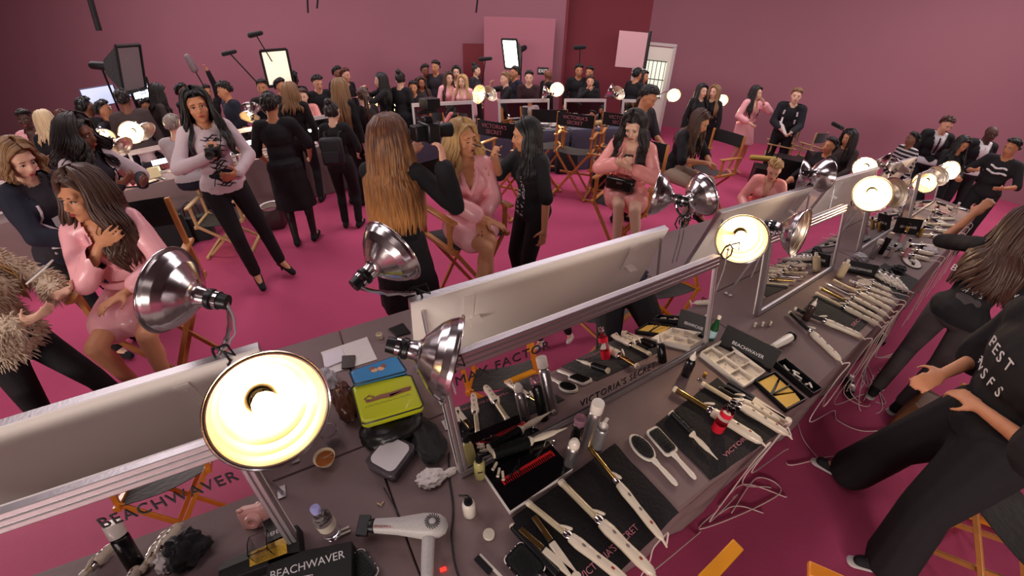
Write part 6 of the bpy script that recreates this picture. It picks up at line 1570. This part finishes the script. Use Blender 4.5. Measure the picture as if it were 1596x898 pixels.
# softboxes, flags, mics
def softbox(px, py, dist, w, h, yaw, tilt, label, lit=True, em=None, base=None, dim=False):
    c = PD(px, py, dist); t = thing('softbox', label, 'studio light', (c.x, c.y, 0), 0, 'studio lights on stands')
    H = c.z; az = math.degrees(math.atan2(c.x, c.y))
    R = Matrix.Rotation(math.radians(180-az+yaw), 3, 'Z') @ rot_('X', -tilt)
    o = Vector((0,0,H))
    fr = [Vector((x, .0, z)) for x, z in ((-w/2,-h/2),(w/2,-h/2),(w/2,h/2),(-w/2,h/2))]; bk = [Vector((x*.28, -.32, z*.28)) for x, z in ((-w/2,-h/2),(w/2,-h/2),(w/2,h/2),(-w/2,h/2))]
    b = MB(); b.rings([[o+R @ p for p in fr], [o+R @ p for p in bk]], False); b.f.append((4,5,6,7)); b.build('shell', blackfab, t, smooth=0)
    MB().box(o+R @ Vector((0,-.005,0)), (w*.9,.01,h*.9), R).build('diffuser', em or (softm if lit else mat('unlit grey diffuser', (150,140,142), .7)), t, smooth=0)
    b = MB()
    for i in range(4): b.tube([o+R @ fr[i], o+R @ fr[(i+1) % 4]], .022, 6)
    b.build('rim', blackfab, t)
    MB().caps(o+R @ Vector((0,-.3,0)), o+R @ Vector((0,-.52,0)), .06, .055).build('lamp_head', blackm, t)
    pz = o+R @ Vector((0,-.4,-.05)); MB().tube([pz, Vector((pz.x,pz.y,.45))], .014, 8).build('stand_pole', blackm, t)
    for k in range(3):
        an = k*2.094+.5; MB().tube([Vector((pz.x,pz.y,.5)), Vector((pz.x+.4*math.cos(an), pz.y+.4*math.sin(an), .012))], .01, 6).build('tripod_leg', blackm, t)
    return t
softbox(205,107, 7.6, .62,.62, 62, 12, 'big black softbox on a stand, tilted right, with an unlit grey front', False)
softbox(432,106, 7.9, .42,.58, -4, 6, 'upright softbox with a glowing cream front below the boom microphones', em=mat('dim lit diffuser', (255,238,212), .6, emit=.8))
softbox(796,85, 8.6, .36,.58, -35, 14, 'brightest softbox in front of the pink partition', em=mat('bright lit diffuser', (255,244,226), .6, emit=9))
softbox(218,138, 7.9, .26,.30, 20, 6, 'small blazing white led panel right of the laptop screens', em=ledm)
# laptops' screens on a stand
c = PD(156,150,7.9); az = math.degrees(math.atan2(c.x, c.y))
for dx, w, lb in ((0,.44,'bluish glowing monitor held up over the crowd at the left, the larger one'), (.42,.34,'second glowing monitor partly behind the tilted softbox')):
    e = c+Vector((math.cos(math.radians(-az))*dx, math.sin(math.radians(-az))*dx, .03*(dx > 0)))
    t = thing('monitor', lb, 'screen', (e.x, e.y, 0), math.radians(-az), 'glowing monitors')
    MB().box((0,0,e.z), (w,.03,w*.62)).build('casing', mat('blue grey casing', (84,84,120), .5), t, bevel=.005)
    MB().box((0,-.016,e.z), (w*.93,.003,w*.56)).build('screen', screenm, t, smooth=0)
    MB().tube([(0,.02,e.z-.1), (0,.02,.02)], .02, 8).build('stand_pole', blackm, t); MB().cyl((0,.02,.001), (0,.02,.02), .2, n=20).build('stand_base', blackm, t)
# white flag on a stand beside the doorway
c = PD(984,78,9.4); az = math.degrees(math.atan2(c.x, c.y))
t = thing('reflector_flag', 'large white cloth flag on a stand left of the bright doorway', 'reflector', (c.x, c.y, 0), math.radians(-az+14), None)
MB().box((0,0,c.z), (.62,.02,.72)).build('cloth_panel', mat('white flag cloth', (216,170,176), .8, bump=.2, bscale=6), t, bevel=.004)
MB().box((.36,.12,c.z+.02), (.03,.30,.76)).build('black_side', blackfab, t)
MB().tube([(.30,.02,c.z+.36), (.28,.02,.03)], .016, 8).build('stand_pole', blackm, t); MB().cyl((.28,.02,.0), (.28,.02,.03), .25, n=20).build('stand_base', blackm, t)
def boom(tip, low, dt, dl, label, r=.035, grey=False, stand=False):
    a = PD(*tip, dt); b_ = PD(*low, dl); d = (a-b_).normalized()
    t = thing('boom_microphone', label, 'microphone', (b_.x, b_.y, b_.z), 0, 'boom microphones over the crowd')
    L = (a-b_).length
    MB().tube([(0,0,0), tuple(a-b_)], .011, 6).build('boom_pole', blackm, t)
    side = Vector((1,0,.1)).normalized() if not grey else d
    if stand: MB().tube([(0,0,0), (0,0,-b_.z+.02)], .014, 6).build('stand_pole', blackm, t); MB().cyl((0,0,-b_.z), (0,0,-b_.z+.02), .2, n=20).build('stand_base', blackm, t)
    m = mat('grey furry windshield', (140,122,128), .95, bump=1., bscale=80) if grey else blackfab
    MB().caps((a-b_)-side*.1, (a-b_)+side*.10, r, r*.8).build('windshield', m, t)
boom((297,98), (318,135), 8.3, 8.3, 'boom microphone in a grey furry windshield held by a raised arm', .06, True)
boom((357,82), (400,128), 7.2, 7.0, 'small black boom microphone on a slanting pole, left of the tallest one', .035)
boom((398,53), (424,96), 7.8, 7.8, 'black boom microphone highest over the crowd, above the lit softbox', .045)
boom((757,92), (748,150), 8.0, 8.0, 'boom microphone in front of the partition edge', .04, stand=True)
boom((904,74), (903,102), 9.3, 9.3, 'small black device on a pole before the dark red wall', .05, stand=True)
p = PD(1310,250,6.6)
t = thing('mic_stand', 'thin black microphone stand beside the hooded person', 'microphone stand', (p.x,p.y,0), 0)
q = PD(1306,196,6.6); MB().tube([(0,0,.02), (0,0,q.z-.1), (q.x-p.x,q.y-p.y,q.z)], .01, 6).build('pole', blackm, t); MB().caps((q.x-p.x-.08,q.y-p.y,q.z+.02), (q.x-p.x+.08,q.y-p.y,q.z-.02), .03, .03).build('microphone', blackfab, t); MB().cyl((0,0,.0), (0,0,.02), .15, n=20).build('base', blackm, t)
# ---- things in hands
if 'photographer' in globals():
    def cam_body(label, c, yaw, s=1., grp='cameras in hands', flash=False, big=False):
        t = thing('camera', label, 'camera', c, math.radians(yaw), grp)
        MB().box((0,0,0), (.14*s,.07*s,.10*s)).build('camera_body', blackp, t, bevel=.01*s)
        MB().lathe((0,.03*s,-.005*s), (0,1,0), [(0,.034*s),(.05*s,.036*s),(.10*s,.04*s),(.10*s,.034*s),(.09*s,.001)], 20).build('lens', blackm, t)
        MB().box((.0,-.005*s,.062*s), (.05*s,.05*s,.03*s)).build('viewfinder', blackp, t, bevel=.006*s)
        if flash: MB().box((0,-.005*s,.115*s), (.075*s,.05*s,.06*s)).build('flash', mat('dark grey plastic', (50,46,48), .4), t, bevel=.005); MB().box((0,.025*s,.12*s), (.06*s,.006,.035*s)).build('flash_window', mat('flash glass', (215,205,185), .2), t)
        if big: MB().box((0,-.07,.0), (.09,.07,.09)).build('battery', blackm, t, bevel=.01); MB().box((0,.02,.16), (.10,.09,.06)).build('camera_light', blackp, t, bevel=.005); MB().box((0,-.0,.115), (.02,.12,.02)).build('top_handle', blackm, t, bevel=.003)
        return t
    h1 = (photographer['wr'][1]+photographer['wr'][-1])/2
    c = PS(668,205, 2.42); cam_body('big black camera with a light on top, held up by the red-haired photographer', c, -50, 1.15, big=True)
    c = whitesw['hand'][1]+Vector((.02,-.03,.03)); cam_body('small black camera in the hand of the white sweater woman', c, 200, .8)
    c = texter['wr'][1].lerp(texter['wr'][-1], .5)+Vector((0,0,.06))
    def phone(label, c, R, m=blackp, scr=True):
        t = thing('phone', label, 'phone', c, 0, 'phones in hands', R=R)
        MB().box((0,0,0), (.072,.145,.009)).build('phone_body', m, t, bevel=.003)
        if scr: MB().box((0,0,.0052), (.064,.12,.001)).build('screen', mat('dark blue screen', (46,60,96), .1, emit=.2), t)
    phone('phone in the hands of the dark-haired woman in the peach robe', c+Vector((0,-.05,0)), Matrix.Rotation(math.radians(170), 3, 'Z') @ rot_('X', 50))
    c = PS(62,424,2.66); phone('white phone held out at the left edge by the fur-clad arm', c, Matrix.Rotation(math.radians(-60), 3, 'Z') @ rot_('X', 25), whitep)
    c = curly['hand'][1]+Vector((0,0,.04)); phone('dark red phone held by the curly-haired woman', c, Matrix.Rotation(math.radians(120), 3, 'Z') @ rot_('X', 65), mat('dark red phone', (120,34,38), .3), False)
    h = artist['hand'][1]; tp = blond_model['hp'](.03,.1,0.0)
    t = thing('makeup_brush', 'thin makeup brush between the artist hand and the blond woman face', 'makeup brush', h, 0)
    d = (tp-h); d = d.normalized()*.16; MB().tube([-d*.3, d*.6], .0035, 6).build('brush_handle', woodd, t); MB().tube([d*.6, d*.85, d], [.004,.007,.002], 8).build('bristles', F_GREYB, t)
    # black handbag on the lap of the texting woman
    W = texter['W']; q = texter['pel']+(W.to_3x3() @ Vector((0,.26,.11)))
    t = thing('handbag', 'black patent handbag on the lap of the dark-haired robed woman', 'bag', q, math.atan2(W[1][0], W[0][0]))
    MB().box((0,0,.03), (.26,.10,.12)).build('bag_body', mat('black patent leather', (18,18,17), .15, coat=.5), t, bevel=.025)
    MB().box((0,.052,.05), (.05,.005,.02)).build('clasp', chromem, t)
    # prints and badges that belong to the clothes
    from mathutils.bvhtree import BVHTree
    BV = {}
    def surf(per, part, x, z, back=False, lift=.002):
        # the point of a garment's surface in front of (or behind) a spot of the trunk; x, z in the trunk's own frame
        k = (per['root'].name, part)
        if k not in BV:
            o = [c_ for c_ in per['root'].children if c_.name.startswith(part)][0]
            BV[k] = BVHTree.FromPolygons([v.co for v in o.data.vertices], [tuple(p_.vertices) for p_ in o.data.polygons])
        s_ = -1 if back else 1; MTp = per['MT']; d = MTp @ Vector((0,-s_,0))
        h_, n_, i_, _ = BV[k].ray_cast(per['tp'](x, s_*.6, z), d)
        return (h_-d*lift) if h_ else per['tp'](x, s_*.14, z)
    def onbody2(per, part, x, z, body, size, m, rz=0., back=False):
        # lettering laid letter by letter on the cloth
        a_ = math.radians(rz); step = size*.72; L_ = len(body); sgn = -1 if not back else 1
        for i_, ch in enumerate(body):
            if ch == ' ': continue
            o_ = (i_-(L_-1)/2)*step; xx = x+sgn*o_*math.cos(a_); zz = z+o_*math.sin(a_)
            R = per['MT'] @ (Matrix.Rotation(0 if back else PI, 3, 'Z') @ rot_('X', 90) @ rot_('Z', rz))
            text('shirt_print', ch, size, m, per['root'], surf(per, part, xx, zz, back, .003), R, extrude=.0012)
    def onbody(per, x, y, z, body, size, m, rz=0., back=False, name='shirt_print', tilt=0, sx=1.):
        root = per['root']; lp = per['tp'](x, y, z)
        R = per['MT'] @ (Matrix.Rotation(PI if back else 0, 3, 'Z') @ Matrix.Rotation(PI, 3, 'Z') @ rot_('X', 90+tilt) @ rot_('Z', rz))
        return text(name, body, size, m, root, lp, R, extrude=.0015, sx=sx)
    onbody2(artist, 'top', -.03, .16, "VICTORIA'S", .05, whitetxt, -90); onbody2(artist, 'top', .03, .10, 'SECRET', .05, whitetxt, -90)
    b = MB()
    for k in range(30):
        z = .40-.0135*k; xx = .03*math.sin(k*1.9); pts = [surf(whitesw, 'top', xx-.05+.006*(k % 3), z), surf(whitesw, 'top', xx-.015, z+.013), surf(whitesw, 'top', xx+.018, z-.005), surf(whitesw, 'top', xx+.05, z+.009)]
        b.tube(pts, [.003,.006,.006,.003], 5)
    b.build('printed_pattern', blacktxt, whitesw['root'])
    MB().box(surf(whitesw, 'top', .10, .0, lift=.004), (.09,.004,.055), whitesw['MT']).build('badge', whitetxt, whitesw['root'])
    MB().tube([surf(whitesw, 'top', -.075+.17*k/9, .40-.37*k/9, lift=.004) for k in range(10)], .003, 6).build('lanyard', blackfab, whitesw['root'])
    MB().box(surf(bobbed, 'top', 0, .2, lift=.004), (.07,.004,.09), bobbed['MT']).build('badge', whitetxt, bobbed['root'])
    for per, m_, nm in ((bobbed, F_WHITE, 'white_trim'), (curly, F_BLACK, 'dark_lapel')):
        b = MB()
        for s in (-1,1): b.tube([surf(per, 'jacket', s*(.085+.03*k/8), .36-.34*k/8, lift=.002) for k in range(9)], .009, 8)
        b.build(nm, m_, per['root'])
    onbody2(reacher, 'top', 0, .26, 'BEST SHOW', .06, whitetxt, 0, True); onbody2(reacher, 'top', 0, .17, '#VS', .06, whitetxt, 0, True)
    onbody2(stander, 'top', .02, .36, 'BEST', .07, whitetxt, 0); onbody2(stander, 'top', .02, .25, '#VSFS', .07, whitetxt, 0)
    b = MB()
    for s in (-1, 1):
        for k in range(3): b.tube([surf(papersman, 'jacket', s*.10, .40-.13*k), surf(papersman, 'jacket', s*.11, .33-.13*k)], .016, 8)
    b.build('white_trim', F_WHITE, papersman['root'])
    c = papersman['hand'][1].lerp(papersman['hand'][-1], .5)+Vector((-.1,-.06,.06)); pq = thing('paper_sheet', 'loose white papers held by the man at the equipment cases', 'papers', c, .4)
    MB().box((0,0,.0), (.34,.24,.006), rot_('X', 48) @ rot_('Y', 22)).build('sheets', paper, pq, smooth=0)
    b = MB()
    for zz, w_ in ((.36,.2), (.29,.24)):
        b.tube([surf(shirtman, 'top', -w_/2+w_*k/8, zz+.012*math.sin(k)) for k in range(9)], [.012+.005*(k % 2) for k in range(9)], 6)
    b.build('shirt_print', whitetxt, shirtman['root'])
    b = MB()
    for per, tie in ((suit1, True), (suit2, False)):
        MB().tube([surf(per, 'top', 0, .42), surf(per, 'top', 0, .36), surf(per, 'top', 0, .28), surf(per, 'top', 0, .18)], [.014,.016,.02,.024], 6).build('necktie', F_BLACK if tie else F_WHITE, per['root'])
    # earrings / eyelash curls skipped; fur tufts on the beige jacket
    import bmesh as _bm
    for o in furcoat['root'].children:
        if o.name.startswith('top'):
            b = MB(); rnd = random.Random(3); vs = o.data.vertices; n = len(vs)
            for i in range(2600):
                v = vs[rnd.randrange(n)]; d = (v.normal+Vector((rnd.uniform(-.5,.5), rnd.uniform(-.5,.5), -.7+rnd.uniform(-.4,.4)))).normalized(); L = rnd.uniform(.025,.05)
                b.tube([v.co-v.normal*.004, v.co+d*L*.6, v.co+d*L+Vector((0,0,-.006))], [.005,.0035,.0006], 4)
            f = b.build('fur', o.data.materials[0], o, smooth=180); f['kind'] = 'stuff'
if 'bunwoman' in globals():
    bw = bunwoman; W = bw['W']; q = W @ bw['tp'](0,-.2,.18)
    t = thing('backpack', 'small black backpack worn by the woman with a dark bun', 'backpack', q, bw['root'].rotation_euler.z)
    MB().box((0,0,0), (.26,.11,.32)).build('bag_body', mat('black nylon', (30,30,36), .6, bump=.3), t, bevel=.04); MB().box((0,-.065,-.05), (.18,.03,.14)).build('front_pocket', mat('black nylon', (30,30,36), .6, bump=.3), t, bevel=.012)
    for s in (-1,1): MB().tube([(s*.08,.05,.15), (s*.085,.08,.2), (s*.09,.16,.19), (s*.1,.2,.05)], .012, 8).build('strap', blackfab, t)
# ---- small stuff on the other tables, each a thing of its own
def onrow(row, a, b_, z=.752): return frame(row, a, b_, z)
rnd = random.Random(11); shades = [whitep, bonew, blackp, chromem, glassm, mat('pink tube', (220,150,165), .4), mat('gold tube', (190,150,80), .3, .8)]
names = [('cosmetic_bottle','bottle'), ('lotion_tube','tube'), ('powder_jar','jar'), ('hair_brush','brush'), ('makeup_palette','palette')]
where = {'side': ['in front of the left lit mirror','beside the left lit mirror','near the lamp cluster','in front of the second lit mirror','by the black dress','at the near edge','at the far edge','by the last lit mirror'], 'far': ['left of the lettered chair','below the man clasping hands','under the middle mirror','beside the white bundle','right of the middle mirror','near the red seat','at the table end','behind the blond woman']}
protos = {}
def proto(kind, m):
    key = (kind, m.name)
    k = kind
    if k in ('cosmetic_bottle', 'powder_jar'):
        h, r = (.13,.02) if k == 'cosmetic_bottle' else (.05,.03)
        t = thing(k, '', ''); MB().lathe((0,0,0), (0,0,1), [(0,.001),(0,r*.95),(.003,r),(h*.75,r),(h*.8,r*.6),(h*.82,.001)], 14).build('body', m, t); MB().cyl((0,0,h*.82), (0,0,h*1.05), r*.6, n=12).build('cap', blackp if m is not blackp else whitep, t)
    elif k == 'lotion_tube':
        t = thing(k, '', ''); MB().rings([[(x, w*math.cos(j*PI/5), .014+hh*math.sin(j*PI/5)) for j in range(10)] for x, w, hh in ((-.07,.022,.002),(0,.018,.01),(.05,.014,.013))]).build('body', m, t); MB().cyl((.05,0,.014), (.07,0,.014), .012, n=12).build('cap', blackp, t)
    elif k == 'hair_brush':
        t = thing(k, '', ''); MB().caps((0,0,.012), (.13,0,.012), .009, .007, 8).build('handle', bonew, t); MB().caps((-.1,0,.016), (0,0,.016), .015, .015, 8).build('head', blackp, t)
    else:
        t = thing(k, '', ''); MB().box((0,0,.008), (.2,.14,.015)).build('case', blackp, t, bevel=.002); MB().box((0,0,.016), (.17,.11,.003)).build('colour_pans', m, t)
    return t
cnt = 0; colw = {0:'white',1:'ivory',2:'black',3:'silver',4:'clear',5:'pink',6:'gold'}; seen = set()
for row, ra, rb in (('side', (-1.2, 2.6), (-.38, -.08)), ('far', (-1.6, 2.8), (-.45, -.12)), ('main', (4.3, 7.8), (.30, .62))):
    for i in range(24 if row != 'main' else 20):
        ki = rnd.randrange(5); kind, cat = names[ki]; mi = rnd.randrange(7)
        if (kind, mi) not in protos: protos[(kind, mi)] = proto(kind, shades[mi]); first = True
        else: first = False
        a = ra[0]+(ra[1]-ra[0])*(i+.5)/24*(1 if row != 'main' else 1.2); b_ = rnd.uniform(*rb); loc = onrow(row, a, b_)
        pl = {'side': 'left-row table', 'far': 'partition-row table', 'main': 'far main table'}[row]
        pw = where['side'][min(7, int((a-ra[0])/(ra[1]-ra[0])*8))] if row == 'side' else where['far'][min(7, int((a-ra[0])/(ra[1]-ra[0])*8))] if row == 'far' else ['just past the oval tray','by the third mirror','near the reaching arm','beside the water bottle'][min(3, int((a-ra[0])/(ra[1]-ra[0])*4))]
        lb = '%s %s on the %s, %s' % (colw[mi], kind.replace('_', ' '), pl, pw)
        k2 = 0
        while lb in seen:
            k2 += 1; lb = '%s %s on the %s, %s, %s' % (colw[mi], kind.replace('_', ' '), pl, pw, ['farther back','nearest the edge','on the right'][min(k2-1, 2)])
            if k2 > 3: break
        seen.add(lb); src = protos[(kind, mi)]
        if first: r_ = src; r_.location = loc; r_.rotation_euler = (0,0,rnd.uniform(0,6)); r_['label'] = lb
        else: r_ = dup(src, loc, rnd.uniform(0,6), lb)
        r_['category'] = cat; r_['group'] = 'small toiletries on the '+pl
crumple(onrow('far', .95, -.2), .2, .11, .06, paper, 'paper_bundle', 'big white crumpled bundle on the partition-row table by the empty chairs', 'bundle', .3, 21)
crumple(onrow('far', 1.9, -.25), .2, .1, .05, mat('gold tissue', (190,160,110), .5), 'paper_bundle', 'golden crumpled pile on the partition-row table, right of the lettered chair', 'bundle', .3, 22)
c = onrow('side', -.35, -.2); t = thing('laptop', 'open dark tray-like laptop on the left row in front of the lit mirror', 'laptop', c, ROWS['side'][1]); MB().box((0,0,.008), (.34,.24,.016)).build('keyboard_base', blackp, t, bevel=.003); MB().box((0,.01,.017), (.28,.14,.002)).build('keys', mat('grey keys', (110,104,110), .6), t)
c = onrow('side', .05, -.15); t = thing('price_card', 'small cream card standing by the left lit mirror', 'card', c, ROWS['side'][1]); MB().box((0,0,.06), (.16,.012,.12), rot_('X', -12)).build('card_face', mat('cream card', (226,214,170), .7), t); MB().box((0,.03,.05), (.16,.006,.1), rot_('X', 20)).build('card_stay', mat('cream card', (226,214,170), .7), t)
